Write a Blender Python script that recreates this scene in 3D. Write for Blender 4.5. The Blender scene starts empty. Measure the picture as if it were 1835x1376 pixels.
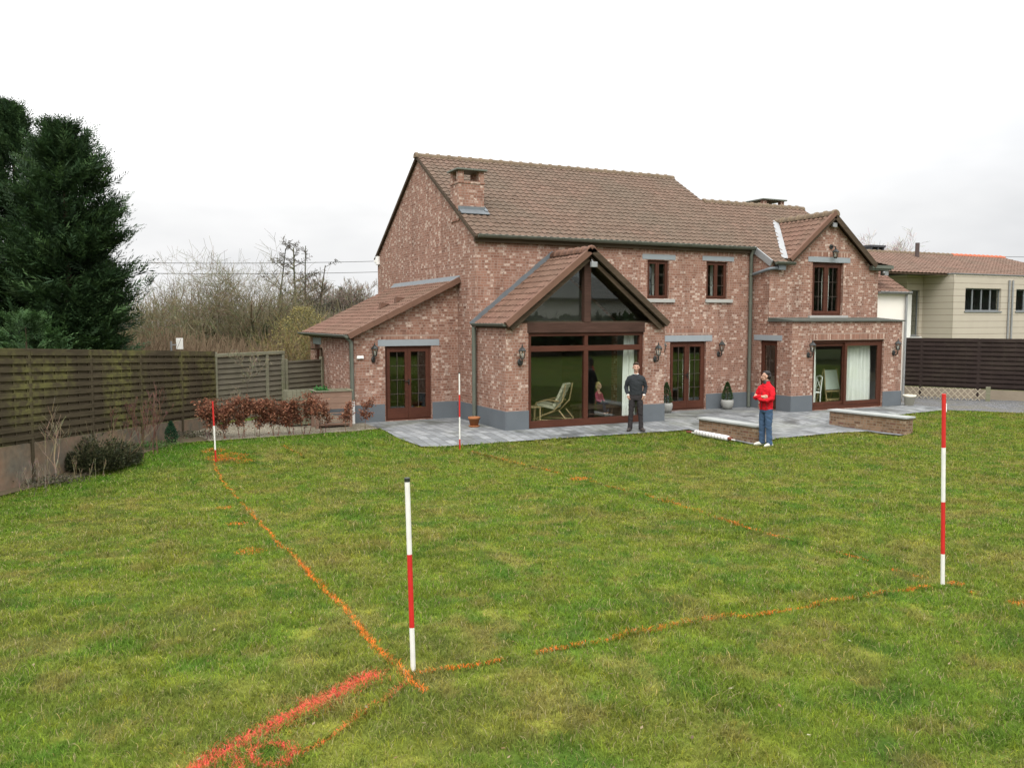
import bpy, bmesh, math, random
import numpy as np
from math import sin, cos, pi, radians, sqrt, floor
from mathutils import Vector, Matrix

S = bpy.context.scene
COL = S.collection
# ---------------------------------------------------------------- camera
YAW, PITCH, ROLL = 0.4458, -0.0757, -0.0011
CAM = Vector((-8.943, -20.972, 2.786))
fwd = Vector((sin(YAW)*cos(PITCH), cos(YAW)*cos(PITCH), sin(PITCH)))
rgt0 = Vector((cos(YAW), -sin(YAW), 0)); up0 = rgt0.cross(fwd)
rgt = rgt0*cos(ROLL)+up0*sin(ROLL); upv = -rgt0*sin(ROLL)+up0*cos(ROLL)
cd = bpy.data.cameras.new('camera'); cam = bpy.data.objects.new('camera', cd); COL.objects.link(cam)
cd.sensor_width = 36; cd.lens = 1512.5/1835*36; cd.clip_end = 2000; cd.clip_start = 0.05
cam.matrix_world = Matrix((( rgt.x, upv.x, -fwd.x, CAM.x), (rgt.y, upv.y, -fwd.y, CAM.y), (rgt.z, upv.z, -fwd.z, CAM.z), (0,0,0,1)))
S.camera = cam
# ---------------------------------------------------------------- world, sun, exposure
SUN_EL, SUN_AZ = radians(48), radians(-150)     # soft overcast sun from behind the camera, to the left
W = bpy.data.worlds.new('World'); S.world = W; W.use_nodes = True
nt = W.node_tree; nt.nodes.clear()
N = nt.nodes.new; Lk = nt.links.new
out = N('ShaderNodeOutputWorld'); bg = N('ShaderNodeBackground'); bg.inputs['Strength'].default_value = 0.1
sky = N('ShaderNodeTexSky'); sky.sky_type = 'NISHITA'; sky.sun_disc = False
sky.sun_elevation = SUN_EL; sky.sun_rotation = SUN_AZ; sky.air_density = 1.0; sky.dust_density = 6.0; sky.ozone_density = 1.0
hs = N('ShaderNodeHueSaturation'); hs.inputs['Saturation'].default_value = 0.10
tc = N('ShaderNodeTexCoord'); mp = N('ShaderNodeMapping'); mp.inputs['Scale'].default_value = (1.0, 1.0, 2.6)
nz = N('ShaderNodeTexNoise'); nz.inputs['Scale'].default_value = 1.7; nz.inputs['Detail'].default_value = 5; nz.inputs['Roughness'].default_value = 0.55
rp = N('ShaderNodeValToRGB'); rp.color_ramp.elements[0].position = 0.36; rp.color_ramp.elements[1].position = 0.60
rp.color_ramp.elements[0].color = (5.25, 5.33, 5.45, 1); rp.color_ramp.elements[1].color = (7.0, 7.0, 7.0, 1)
mx = N('ShaderNodeMixRGB'); mx.inputs['Fac'].default_value = 0.88
Lk(sky.outputs[0], hs.inputs['Color']); Lk(tc.outputs['Generated'], mp.inputs[0]); Lk(mp.outputs[0], nz.inputs['Vector']); Lk(nz.outputs['Fac'], rp.inputs[0])
sx = N('ShaderNodeSeparateXYZ'); mr = N('ShaderNodeMapRange'); mr.inputs['From Min'].default_value = 0.12; mr.inputs['From Max'].default_value = 0.75; mr.inputs['To Min'].default_value = 1.0; mr.inputs['To Max'].default_value = 3.1
ml = N('ShaderNodeMixRGB'); ml.blend_type = 'MULTIPLY'; ml.inputs['Fac'].default_value = 1      # an overcast sky is brighter overhead
Lk(tc.outputs['Generated'], sx.inputs[0]); Lk(sx.outputs['Z'], mr.inputs['Value']); Lk(mr.outputs[0], ml.inputs['Color2'])
Lk(hs.outputs[0], mx.inputs['Color1']); Lk(rp.outputs[0], mx.inputs['Color2']); Lk(mx.outputs[0], ml.inputs['Color1']); Lk(ml.outputs[0], bg.inputs['Color']); Lk(bg.outputs[0], out.inputs[0])
sd = bpy.data.lights.new('sun', 'SUN'); sd.energy = 1.0; sd.angle = radians(24); sd.color = (1.0, 0.97, 0.92)
so = bpy.data.objects.new('sun', sd); COL.objects.link(so)
so.rotation_euler = (Vector((sin(SUN_AZ)*cos(SUN_EL), cos(SUN_AZ)*cos(SUN_EL), sin(SUN_EL)))).to_track_quat('Z', 'Y').to_euler()
S.view_settings.view_transform = 'Standard'; S.view_settings.look = 'None'; S.view_settings.exposure = 0.65; S.view_settings.gamma = 1
try:
    S.cycles.use_denoising = True; S.cycles.max_bounces = 8; S.cycles.transparent_max_bounces = 12
except Exception: pass

# ---------------------------------------------------------------- helpers
def tag(o, label=None, cat=None, group=None, kind=None):
    if label: o['label'] = label
    if cat: o['category'] = cat
    if group: o['group'] = group
    if kind: o['kind'] = kind
    return o
def empty(name, loc=(0,0,0), rz=0):
    o = bpy.data.objects.new(name, None); o.empty_display_size = .2; o.location = loc; o.rotation_euler = (0,0,rz); COL.objects.link(o); return o
def thing(name, label, cat, loc=(0,0,0), rz=0, group=None): return tag(empty(name, loc, rz), label, cat, group)
def copy_tree(o, parent=None):
    c = o.copy(); COL.objects.link(c)
    if parent: c.parent = parent; c.matrix_parent_inverse = o.matrix_parent_inverse
    for ch in list(o.children): copy_tree(ch, c)
    return c

class MB:
    """collects faces; build() links them as ONE mesh object (uv in metres by face direction)"""
    def __init__(s): s.v=[]; s.f=[]; s.uv=[]; s.m=[]; s.sm=[]
    def face(s, pts, uv=None, m=0, smooth=False):
        b=len(s.v); s.v += [tuple(p) for p in pts]; s.f.append(tuple(range(b,b+len(pts)))); s.uv.append(uv); s.m.append(m); s.sm.append(smooth)
    def idx(s, verts, faces, m=0, smooth=True):
        b=len(s.v); s.v += [tuple(p) for p in verts]
        for f in faces: s.f.append(tuple(i+b for i in f)); s.uv.append(None); s.m.append(m); s.sm.append(smooth)
    def box(s, x0,y0,z0,x1,y1,z1, m=0):
        P=[(x0,y0,z0),(x1,y0,z0),(x1,y1,z0),(x0,y1,z0),(x0,y0,z1),(x1,y0,z1),(x1,y1,z1),(x0,y1,z1)]
        s.idx(P,[(0,3,2,1),(4,5,6,7),(0,1,5,4),(1,2,6,5),(2,3,7,6),(3,0,4,7)],m,False)
    def beam(s, p0, p1, w, h, up=(0,0,1), m=0):
        """bar from p0 to p1; w across, h along up"""
        p0=Vector(p0); p1=Vector(p1); d=(p1-p0).normalized(); up=Vector(up); sd=d.cross(up)
        if sd.length<1e-5: sd=d.cross(Vector((1,0,0)))
        sd.normalize(); u=sd.cross(d).normalized(); a=sd*(w/2); b=u*(h/2)
        P=[p0-a-b,p0+a-b,p0+a+b,p0-a+b,p1-a-b,p1+a-b,p1+a+b,p1-a+b]
        s.idx(P,[(0,3,2,1),(4,5,6,7),(0,1,5,4),(1,2,6,5),(2,3,7,6),(3,0,4,7)],m,False)
    def prism(s, pts, ext, m=0, caps=True):
        n=len(pts); e=Vector(ext); A=[Vector(p) for p in pts]; B=[p+e for p in A]
        s.idx(A+B, ([tuple(range(n))[::-1], tuple(range(n,2*n))] if caps else [])+[(i,(i+1)%n,n+(i+1)%n,n+i) for i in range(n)], m, False)
    def tube(s, pts, r, n=8, m=0, caps=True, smooth=True):
        pts=[Vector(p) for p in pts]; k=len(pts); rr=r if hasattr(r,'__len__') else [r]*k
        d=(pts[1]-pts[0]).normalized(); a=d.orthogonal().normalized(); V=[]
        for i,p in enumerate(pts):
            t=(pts[min(i+1,k-1)]-pts[max(i-1,0)]).normalized(); a=(a-t*a.dot(t))
            if a.length<1e-6: a=t.orthogonal()
            a.normalize(); b=t.cross(a)
            for j in range(n): V.append(p+(a*cos(2*pi*j/n)+b*sin(2*pi*j/n))*rr[i])
        F=[(i*n+j,i*n+(j+1)%n,(i+1)*n+(j+1)%n,(i+1)*n+j) for i in range(k-1) for j in range(n)]
        s.idx(V,F,m,smooth)
        if caps: s.idx(V[:n],[tuple(range(n))[::-1]],m,False); s.idx(V[-n:],[tuple(range(n))],m,False)
    def lathe(s, prof, c=(0,0,0), n=20, m=0, smooth=True):
        V=[(c[0]+r*cos(2*pi*j/n),c[1]+r*sin(2*pi*j/n),c[2]+z) for r,z in prof for j in range(n)]; k=len(prof)
        s.idx(V,[(i*n+j,i*n+(j+1)%n,(i+1)*n+(j+1)%n,(i+1)*n+j) for i in range(k-1) for j in range(n)],m,smooth)
    def ell(s, c, r, n=14, k=8, m=0):
        V=[];
        for i in range(k+1):
            t=pi*i/k
            for j in range(n): V.append((c[0]+r[0]*sin(t)*cos(2*pi*j/n),c[1]+r[1]*sin(t)*sin(2*pi*j/n),c[2]+r[2]*cos(t)))
        s.idx(V,[(i*n+j,(i+1)*n+j,(i+1)*n+(j+1)%n,i*n+(j+1)%n) for i in range(k) for j in range(n)],m)
    def build(s, name, mats, parent=None, merge=False, bevel=0):
        me=bpy.data.meshes.new(name); me.from_pydata(s.v,[],s.f)
        if not isinstance(mats,(list,tuple)): mats=[mats]
        for m in mats: me.materials.append(m)
        uvl=me.uv_layers.new(name='UVMap').data
        for pi_,p in enumerate(me.polygons):
            p.material_index=s.m[pi_]; p.use_smooth=s.sm[pi_]
            u=s.uv[pi_]; nx,ny,nz=abs(p.normal.x),abs(p.normal.y),abs(p.normal.z)
            for k,li in enumerate(p.loop_indices):
                if u: uvl[li].uv=u[k]
                else:
                    c=s.v[s.f[pi_][k]]
                    uvl[li].uv = (c[0],c[1]) if nz>=nx and nz>=ny else ((c[1],c[2]) if nx>ny else (c[0],c[2]))
        if merge:
            bm=bmesh.new(); bm.from_mesh(me); bmesh.ops.remove_doubles(bm,verts=bm.verts,dist=1e-4); bmesh.ops.recalc_face_normals(bm,faces=bm.faces); bm.to_mesh(me); bm.free()
        o=bpy.data.objects.new(name,me); COL.objects.link(o)
        if parent: o.parent=parent
        if bevel:
            md=o.modifiers.new('bevel','BEVEL'); md.width=bevel; md.segments=2; md.limit_method='ANGLE'
        return o
def npmesh(name, V, F, mat, cols=None, parent=None, smooth=False):
    """V (n,3), F (m,k) numpy; cols (n,3) vertex colours"""
    V=np.asarray(V,np.float32); F=np.asarray(F,np.int32); me=bpy.data.meshes.new(name); k=F.shape[1]
    me.vertices.add(len(V)); me.vertices.foreach_set('co',V.ravel()); me.loops.add(F.size); me.loops.foreach_set('vertex_index',F.ravel())
    me.polygons.add(len(F)); me.polygons.foreach_set('loop_start',np.arange(0,F.size,k,dtype=np.int32))
    try: me.polygons.foreach_set('loop_total',np.full(len(F),k,np.int32))
    except Exception: pass
    me.polygons.foreach_set('use_smooth',np.full(len(F),smooth,bool))
    if cols is not None:
        a=me.attributes.new('Col','FLOAT_COLOR','POINT'); c=np.ones((len(V),4),np.float32); c[:,:3]=cols; a.data.foreach_set('color',c.ravel())
    me.update(calc_edges=True); me.materials.append(mat)
    o=bpy.data.objects.new(name,me); COL.objects.link(o)
    if parent: o.parent=parent
    return o

# value noise for numpy
def vnoise(x, y, seed=0):
    xi=np.floor(x).astype(np.int64); yi=np.floor(y).astype(np.int64); xf=x-xi; yf=y-yi
    def h(a,b):
        n=(a*374761393+b*668265263+seed*974711)&0x7fffffff; n=((n^(n>>13))*1274126177)&0x7fffffff
        return ((n^(n>>16))&0xffff)/65535.0
    u=xf*xf*(3-2*xf); v=yf*yf*(3-2*yf)
    return (h(xi,yi)*(1-u)+h(xi+1,yi)*u)*(1-v)+(h(xi,yi+1)*(1-u)+h(xi+1,yi+1)*u)*v
def fbm(x,y,seed=0,oct=4):
    r=0;a=.5;t=0
    for i in range(oct): r=r+a*vnoise(x*2**i,y*2**i,seed+i*17); t+=a; a*=.5
    return r/t
_GY=np.arange(-60,10.01,.05); _h0=np.interp(_GY,[-60,-21,-15.66,-6,-3.5,-2,10],[1.6,.55,.365,-.12,-.12,0,0])
_GH=np.where(_GY<-4.6,np.convolve(np.pad(_h0,60,mode='edge'),np.ones(121)/121,'valid'),_h0)
_GH[(_GY>-6.6)&(_GY<-4.4)]=np.interp(_GY[(_GY>-6.6)&(_GY<-4.4)],[-6.6,-5.6,-4.4],[float(_GH[np.searchsorted(_GY,-6.6)]),-.125,-.12])
def G(X,Y):
    """height of the ground: flat by the house, rising gently towards the camera"""
    X=np.asarray(X,float); Y=np.asarray(Y,float)
    h=np.interp(Y,_GY,_GH)
    s=np.clip((-3-Y)/12.66,0,1.5); g=h-.028*(np.clip(X,-14,10)+4.5)*s
    return g+.1*np.clip((X-9.2)/.8,0,1)*np.clip((-2-Y)/1,0,1)
def g(x,y): return float(G(x,y))
def pip(X,Y,poly):
    r=np.zeros(len(X),bool); n=len(poly)
    for i in range(n):
        x0,y0=poly[i]; x1,y1=poly[(i+1)%n]
        if y0==y1: continue
        c=((y0>Y)!=(y1>Y))&(X<(x1-x0)*(Y-y0)/(y1-y0)+x0); r^=c
    return r

# ---------------------------------------------------------------- materials
class NT:
    def __init__(s,name):
        s.mat=bpy.data.materials.new(name); s.mat.use_nodes=True; s.t=s.mat.node_tree; s.t.nodes.clear()
        s.out=s.n('ShaderNodeOutputMaterial')
    def n(s,typ,**kw):
        nd=s.t.nodes.new(typ)
        for k,v in kw.items():
            if k.startswith('i_'): nd.inputs[int(k[2:]) if k[2:].isdigit() else k[2:].replace('_',' ')].default_value=v
            else: setattr(nd,k,v)
        return nd
    def l(s,a,b): s.t.links.new(a,b)
    def math(s,op,a,b=None,c=None):
        nd=s.n('ShaderNodeMath',operation=op)
        for i,x in enumerate((a,b,c)):
            if x is None: continue
            if isinstance(x,(int,float)): nd.inputs[i].default_value=x
            else: s.l(x,nd.inputs[i])
        return nd.outputs[0]
    def mix(s,f,a,b,mode='MIX'):
        nd=s.n('ShaderNodeMixRGB',blend_type=mode)
        for i,x in zip(('Fac','Color1','Color2'),(f,a,b)):
            if isinstance(x,(int,float)): nd.inputs[i].default_value=x
            elif isinstance(x,tuple): nd.inputs[i].default_value=(*x[:3],1)
            else: s.l(x,nd.inputs[i])
        return nd.outputs[0]
    def noise(s,vec,scale,detail=3,rough=.55):
        nd=s.n('ShaderNodeTexNoise'); nd.inputs['Scale'].default_value=scale; nd.inputs['Detail'].default_value=detail; nd.inputs['Roughness'].default_value=rough
        if vec is not None: s.l(vec,nd.inputs['Vector'])
        return nd.outputs['Fac']
    def ramp(s,fac,stops,interp='LINEAR'):
        nd=s.n('ShaderNodeValToRGB'); cr=nd.color_ramp; cr.interpolation=interp
        while len(cr.elements)<len(stops): cr.elements.new(.5)
        for e,(p,c) in zip(cr.elements,stops): e.position=p; e.color=(*c[:3],1) if isinstance(c,tuple) else (c,c,c,1)
        s.l(fac,nd.inputs[0]); return nd.outputs[0]
    def sep(s,vec):
        nd=s.n('ShaderNodeSeparateXYZ'); s.l(vec,nd.inputs[0]); return nd.outputs
    def comb(s,x,y,z=0.):
        nd=s.n('ShaderNodeCombineXYZ')
        for i,q in enumerate((x,y,z)):
            if isinstance(q,(int,float)): nd.inputs[i].default_value=q
            else: s.l(q,nd.inputs[i])
        return nd.outputs[0]
    def wn(s,vec):
        nd=s.n('ShaderNodeTexWhiteNoise',noise_dimensions='3D'); s.l(vec,nd.inputs['Vector']); return nd.outputs['Value'],nd.outputs['Color']
    def bump(s,h,strength=.4,dist=.01):
        nd=s.n('ShaderNodeBump'); nd.inputs['Strength'].default_value=strength; nd.inputs['Distance'].default_value=dist; s.l(h,nd.inputs['Height']); return nd.outputs[0]
    def bsdf(s,col,rough=.7,spec=.3,metal=0.,normal=None,trans=0):
        b=s.n('ShaderNodeBsdfPrincipled'); b.inputs['Metallic'].default_value=metal; b.inputs['Specular IOR Level'].default_value=spec
        if isinstance(col,tuple): b.inputs['Base Color'].default_value=(*col[:3],1)
        else: s.l(col,b.inputs['Base Color'])
        if isinstance(rough,(int,float)): b.inputs['Roughness'].default_value=rough
        else: s.l(rough,b.inputs['Roughness'])
        if normal is not None: s.l(normal,b.inputs['Normal'])
        sh=b.outputs[0]
        if trans:
            t=s.n('ShaderNodeBsdfTranslucent')
            if isinstance(col,tuple): t.inputs[0].default_value=(*col[:3],1)
            else: s.l(col,t.inputs[0])
            m=s.n('ShaderNodeMixShader'); m.inputs[0].default_value=trans; s.l(sh,m.inputs[1]); s.l(t.outputs[0],m.inputs[2]); sh=m.outputs[0]
        s.l(sh,s.out.inputs[0]); return s.mat
    def obj(s): return s.n('ShaderNodeTexCoord').outputs['Object']
    def uv(s): return s.n('ShaderNodeTexCoord').outputs['UV']
def plain(name,col,rough=.6,spec=.3,var=.18,scale=6,metal=0.,bump=0.):
    t=NT(name); o=t.obj(); f=t.noise(o,scale,4); k=t.math('MULTIPLY_ADD',f,2*var,1-var)
    c=t.mix(1.,col,t.comb(k,k,k),'MULTIPLY')
    return t.bsdf(c,rough,spec,metal,t.bump(t.noise(o,scale*8,3),bump,.01) if bump else None)
def vcol(name,rough=.75,spec=.15,trans=0.):
    t=NT(name); a=t.n('ShaderNodeAttribute',attribute_name='Col'); return t.bsdf(a.outputs['Color'],rough,spec,0.,None,trans)
def m_brick(name,bw=.19,bh=.072,pale=.36,dark=(.17,.085,.062),mids=((.215,.106,.074),(.25,.128,.091),(.288,.156,.113)),palec=(.50,.385,.315),mort=(.305,.22,.175)):
    t=NT(name); uv=t.uv(); u,v,_=t.sep(uv)
    # slightly wavy old courses
    wob=t.math('MULTIPLY',t.math('SUBTRACT',t.noise(uv,5.,2),.5),.03); v2=t.math('ADD',v,wob)
    r=t.math('DIVIDE',v2,bh); row=t.math('FLOOR',r); fv=t.math('FRACT',r)
    uo=t.math('ADD',t.math('DIVIDE',u,bw),t.math('MULTIPLY',t.math('FRACT',t.math('MULTIPLY',row,.5)),1.0)); 
    jit=t.wn(t.comb(row,3.3,7.7))[0]; uo=t.math('ADD',uo,t.math('MULTIPLY',jit,.35)); 
    cell=t.math('FLOOR',uo); fu=t.math('FRACT',uo)
    # every third brick shows its end: split it
    r1,rc=t.wn(t.comb(cell,row,1.)); half=t.math('GREATER_THAN',r1,.36); fu2=t.math('FRACT',t.math('MULTIPLY',fu,2.)); hi=t.math('FLOOR',t.math('MULTIPLY',fu,2.))
    fuu=t.math('ADD',t.math('MULTIPLY',half,fu2),t.math('MULTIPLY',t.math('SUBTRACT',1.,half),fu))
    sub=t.math('MULTIPLY',half,hi)
    rnd,_c=t.wn(t.comb(cell,row,t.math('ADD',sub,5.)))
    rnd2,_c=t.wn(t.comb(cell,row,t.math('ADD',sub,9.)))
    # clusters where pale bricks are more common
    cl=t.noise(uv,.9,3); th=t.math('ADD',rnd,t.math('MULTIPLY',t.math('SUBTRACT',cl,.5),.18))
    base=t.ramp(rnd2,[(0.,dark),(.14,mids[0]),(.5,mids[1]),(1.,mids[2])])
    isp=t.ramp(th,[(1-pale-.22,0.),(1-pale+.22,1.)])
    fleck=t.ramp(t.noise(uv,20.,3),[(.36,.0),(.52,1.)])
    chk=t.math('LESS_THAN',t.math('ABSOLUTE',t.math('SUBTRACT',t.math('MODULO',t.math('ADD',t.math('ADD',cell,row),1000.),2.),sub)),.5); isp=t.math('MULTIPLY',isp,chk)
    c=t.mix(t.math('MULTIPLY',isp,fleck),base,palec)
    big=t.noise(uv,.45,4); k=t.math('MULTIPLY_ADD',big,.5,.75); c=t.mix(1.,c,t.comb(k,k,k),'MULTIPLY')
    wx=.045 ; du=t.math('MINIMUM',fuu,t.math('SUBTRACT',1.,fuu)); dv=t.math('MINIMUM',fv,t.math('SUBTRACT',1.,fv))
    rag=t.math('MULTIPLY',t.noise(uv,60.,2),.08)
    mu=t.math('LESS_THAN',t.math('ADD',du,rag),t.math('MULTIPLY_ADD',half,.055,.085)); mv=t.math('LESS_THAN',t.math('ADD',dv,rag),.165)
    mo=t.math('MAXIMUM',mu,mv); c=t.mix(t.math('MULTIPLY',mo,.85),c,mort)
    sv=t.n('ShaderNodeMapping'); sv.inputs['Scale'].default_value=(2.2,.35,1); t.l(uv,sv.inputs[0]); st=t.ramp(t.noise(sv.outputs[0],1.3,5),[(.5,1.),(.74,.70)]); c=t.mix(1.,c,st,'MULTIPLY')
    h=t.math('ADD',t.math('MULTIPLY',t.math('SUBTRACT',1.,mo),1.),t.math('MULTIPLY',t.noise(uv,45.,3),.5))
    return t.bsdf(c,.9,.12,0.,t.bump(h,.6,.012))
def m_tile(name,cols,moss=(.13,.13,.065),mossk=.5):
    t=NT(name); uv=t.uv(); u,v,_=t.sep(uv); o=t.obj()
    r,_c=t.wn(t.comb(t.math('FLOOR',u),t.math('FLOOR',v),2.)); c=t.ramp(r,[(0.,cols[0]),(.35,cols[1]),(.75,cols[2]),(1.,cols[3])])
    big=t.noise(o,.55,4); c=t.mix(t.ramp(big,[(.38,0.),(.66,mossk)]),c,moss)
    sp=t.noise(o,9.,4); k=t.math('MULTIPLY_ADD',sp,.7,.65); c=t.mix(1.,c,t.comb(k,k,k),'MULTIPLY')
    return t.bsdf(c,.85,.2,0.,t.bump(t.noise(o,60.,2),.25,.005))
def m_wood(name,cols,axis='x',moss=None,mossk=.6,rough=.85):
    t=NT(name); o=t.obj(); mp=t.n('ShaderNodeMapping'); mp.inputs['Scale'].default_value=(1,1,14); t.l(o,mp.inputs[0])
    f=t.noise(mp.outputs[0],2.2,5,.65); c=t.ramp(f,[(.25,cols[0]),(.55,cols[1]),(.8,cols[2])])
    b=t.noise(o,1.1,3); k=t.math('MULTIPLY_ADD',b,.8,.6); c=t.mix(1.,c,t.comb(k,k,k),'MULTIPLY')
    if moss:
        mm=t.math('MULTIPLY',t.ramp(t.noise(o,.7,3),[(.44,0.),(.62,1.)]),t.ramp(t.noise(o,7.,5),[(.4,.1),(.62,1.)])); c=t.mix(t.math('MULTIPLY',mm,mossk),c,moss)
    return t.bsdf(c,rough,.15,0.,t.bump(f,.4,.01))
def m_glass(name,tint=(.93,.95,.94),gain=1.35):
    t=NT(name); tr=t.n('ShaderNodeBsdfTransparent'); tr.inputs[0].default_value=(*tint,1); gl=t.n('ShaderNodeBsdfGlossy'); gl.inputs['Roughness'].default_value=.0; gl.inputs[0].default_value=(.95,1,.97,1)
    lw=t.n('ShaderNodeLayerWeight'); lw.inputs['Blend'].default_value=.5; m=t.n('ShaderNodeMixShader')
    fr=t.math('MULTIPLY_ADD',t.math('POWER',lw.outputs['Facing'],5.),.96,.04)
    t.l(t.math('MINIMUM',t.math('MULTIPLY',fr,gain),1.),m.inputs[0]); t.l(tr.outputs[0],m.inputs[1]); t.l(gl.outputs[0],m.inputs[2]); t.l(m.outputs[0],t.out.inputs[0]); return t.mat

MT={}
MT['brick']=m_brick('brick')
MT['brick_low']=m_brick('brick_low',pale=.08,mids=((.13,.075,.045),(.21,.125,.075),(.26,.16,.10)),palec=(.36,.27,.19),mort=(.22,.18,.13))
MT['brick_sold']=m_brick('brick_soldier',bw=.07,bh=.215,pale=.3)
MT['tile']=m_tile('roof_tile',((.110,.071,.050),(.122,.079,.056),(.134,.088,.063),(.150,.094,.068)),moss=(.100,.081,.058),mossk=.55)
MT['tile_red']=m_tile('roof_tile_red',((.122,.067,.047),(.138,.075,.053),(.152,.083,.060),(.168,.094,.068)),mossk=.30,moss=(.10,.085,.055))
MT['tile_far']=m_tile('far_roof_tile',((.125,.075,.054),(.14,.083,.06),(.152,.092,.067),(.168,.10,.073)),mossk=.4,moss=(.105,.082,.058))
MT['verge']=plain('verge_tile',(.14,.076,.052),.8,.2,.25,4)
MT['ridge']=plain('ridge_tile',(.15,.11,.072),.85,.2,.35,3)
MT['plinth']=plain('grey_render',(.108,.121,.132),.8,.2,.14,2.5,bump=.15)
MT['lintel']=plain('blue_stone',(.25,.275,.29),.7,.25,.10,5)
MT['sill']=plain('sill_stone',(.34,.335,.31),.75,.2,.12,6)
MT['maho']=m_wood('mahogany_frame',((.054,.020,.0125),(.074,.027,.0165),(.094,.036,.022)),rough=.5)
MT['beam']=m_wood('dark_beam',((.036,.02,.014),(.058,.03,.022),(.078,.044,.032)),rough=.7)
MT['zinc_green']=plain('old_zinc',(.115,.125,.10),.55,.4,.3,3,metal=.25)
MT['zinc']=plain('zinc',(.27,.275,.275),.5,.5,.2,3,metal=.35)
MT['ledge']=plain('mossy_lead',(.075,.08,.068),.8,.2,.4,4)
MT['lead']=plain('lead',(.13,.145,.155),.6,.4,.25,5,metal=.2)
MT['fascia']=m_wood('dark_fascia',((.04,.028,.018),(.065,.046,.03),(.09,.065,.045)))
MT['muntin']=plain('glazing_bar',(.06,.045,.036),.5,.3,.05)
MT['glass']=m_glass('glass')
MT['black']=plain('black_iron',(.018,.020,.018),.45,.5,.2)
MT['lampglass']=m_glass('lamp_glass',(.9,.92,.9),1.6)
MT['white']=plain('white_paint',(.78,.77,.74),.5,.3,.05)
MT['offwhite']=plain('white_render',(.74,.70,.63),.8,.2,.06,2)
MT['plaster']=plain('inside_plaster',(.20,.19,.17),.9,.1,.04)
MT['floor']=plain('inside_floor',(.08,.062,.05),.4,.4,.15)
MT['curtain']=plain('white_curtain',(.76,.76,.71),.9,.1,.05)
MT['slab']=plain('cap_stone',(.30,.31,.295),.8,.2,.22,4,bump=.2)
# ================================================================ the brick house
HOUSE = thing('brick_house','two storey red brick house with brown tiled roofs and a glazed gable bay','house',(0,0,0))
ST=.613; ZE=5.05; YE=-.12; YR=4.53; ZR=ZE+ST*(YR-YE)     # main roof plane
def zmain(y): return ZE+ST*(y-YE)
def wall(mb, axis, c, inward, top, z0, holes=(), t=.3, caps=(0,0)):
    """wall in the plane x=c or y=c; top = [(u,z),...]; holes = [(u0,u1,za,zb)]"""
    def P(u,z,o=0.): return (u,c+o*inward,z) if axis=='y' else (c+o*inward,u,z)
    us=[p[0] for p in top]; umin,umax=us[0],us[-1]
    br=sorted(set([u for u in us]+[h[0] for h in holes]+[h[1] for h in holes]))
    def T(u,side):
        for i in range(len(top)-1):
            (a,za),(b,zb)=top[i],top[i+1]
            if b-a<1e-9: continue
            if a-1e-9<=u<=b+1e-9 and ((side>0 and u<b-1e-9) or (side<0 and u>a+1e-9)): return za+(zb-za)*(u-a)/(b-a)
        return top[-1][1]
    for a,b in zip(br[:-1],br[1:]):
        if b-a<1e-6: continue
        hs_=sorted([(h[2],h[3]) for h in holes if h[0]<=a+1e-6 and h[1]>=b-1e-6]); ta,tb=T(a,1),T(b,-1); z=z0
        segs=[]
        for h in hs_:
            if h[0]>z+1e-6: segs.append((z,z,h[0],h[0]))
            z=h[1]
        segs.append((z,z,ta,tb))
        for (x0,x1,y0,y1) in segs:
            mb.face([P(a,x0),P(b,x1),P(b,y1),P(a,y0)]); mb.face([P(a,x0,t),P(b,x1,t),P(b,y1,t),P(a,y0,t)],m=1)
    for (a,b,za,zb) in holes:
        for q in ([(a,za),(a,zb)],[(b,za),(b,zb)],[(a,zb),(b,zb)],[(a,za),(b,za)]):
            mb.face([P(*q[0]),P(*q[1]),P(*q[1],t),P(*q[0],t)])
    if caps[0]: mb.face([P(umin,z0),P(umin,top[0][1]),P(umin,top[0][1],t),P(umin,z0,t)])
    if caps[1]: mb.face([P(umax,z0),P(umax,top[-1][1]),P(umax,top[-1][1],t),P(umax,z0,t)])
BR=[MT['brick'],MT['plaster']]
BF=-1.9; LY=1.3; WX=9.49; WX2=14.16; WF=-1.81; UF=-.8; LX=-3.0; XE=9.6
dz=-.10
# main block
mb=MB()
wall(mb,'y',0.,1,[(0,5.0),(XE,5.0)],-.1,[(.31,4.49,.04,2.58),(6.38,7.73,.02,2.12),(5.53,6.3,3.42,4.55),(7.7,8.52,3.43,4.57)])
wall(mb,'x',0.,1,[(0,zmain(0)+dz),(YR,ZR+dz),(9.06,zmain(0)+dz)],-.1)
wall(mb,'x',XE,-1,[(0,zmain(0)+dz),(YR,ZR+dz),(9.06,zmain(0)+dz)],-.1,[(.8,2.2,.02,2.2)])
wall(mb,'y',9.06,-1,[(0,5.0),(WX2,5.0)],-.1)
mb.build('wall',BR,HOUSE)
# bay
mb=MB()
wall(mb,'x',0.,1,[(BF,2.66),(-.001,2.66)],-.1)
wall(mb,'y',BF,1,[(0,2.70),(.63,2.70)],-.1,caps=(0,1)); mb.build('wall',BR,HOUSE)
mb=MB(); wall(mb,'x',4.8,-1,[(BF,2.66),(-.001,2.66)],-.1); wall(mb,'y',BF,1,[(4.12,2.70),(4.8,2.70)],-.1,caps=(1,0)); mb.build('wall',BR,HOUSE)
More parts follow.
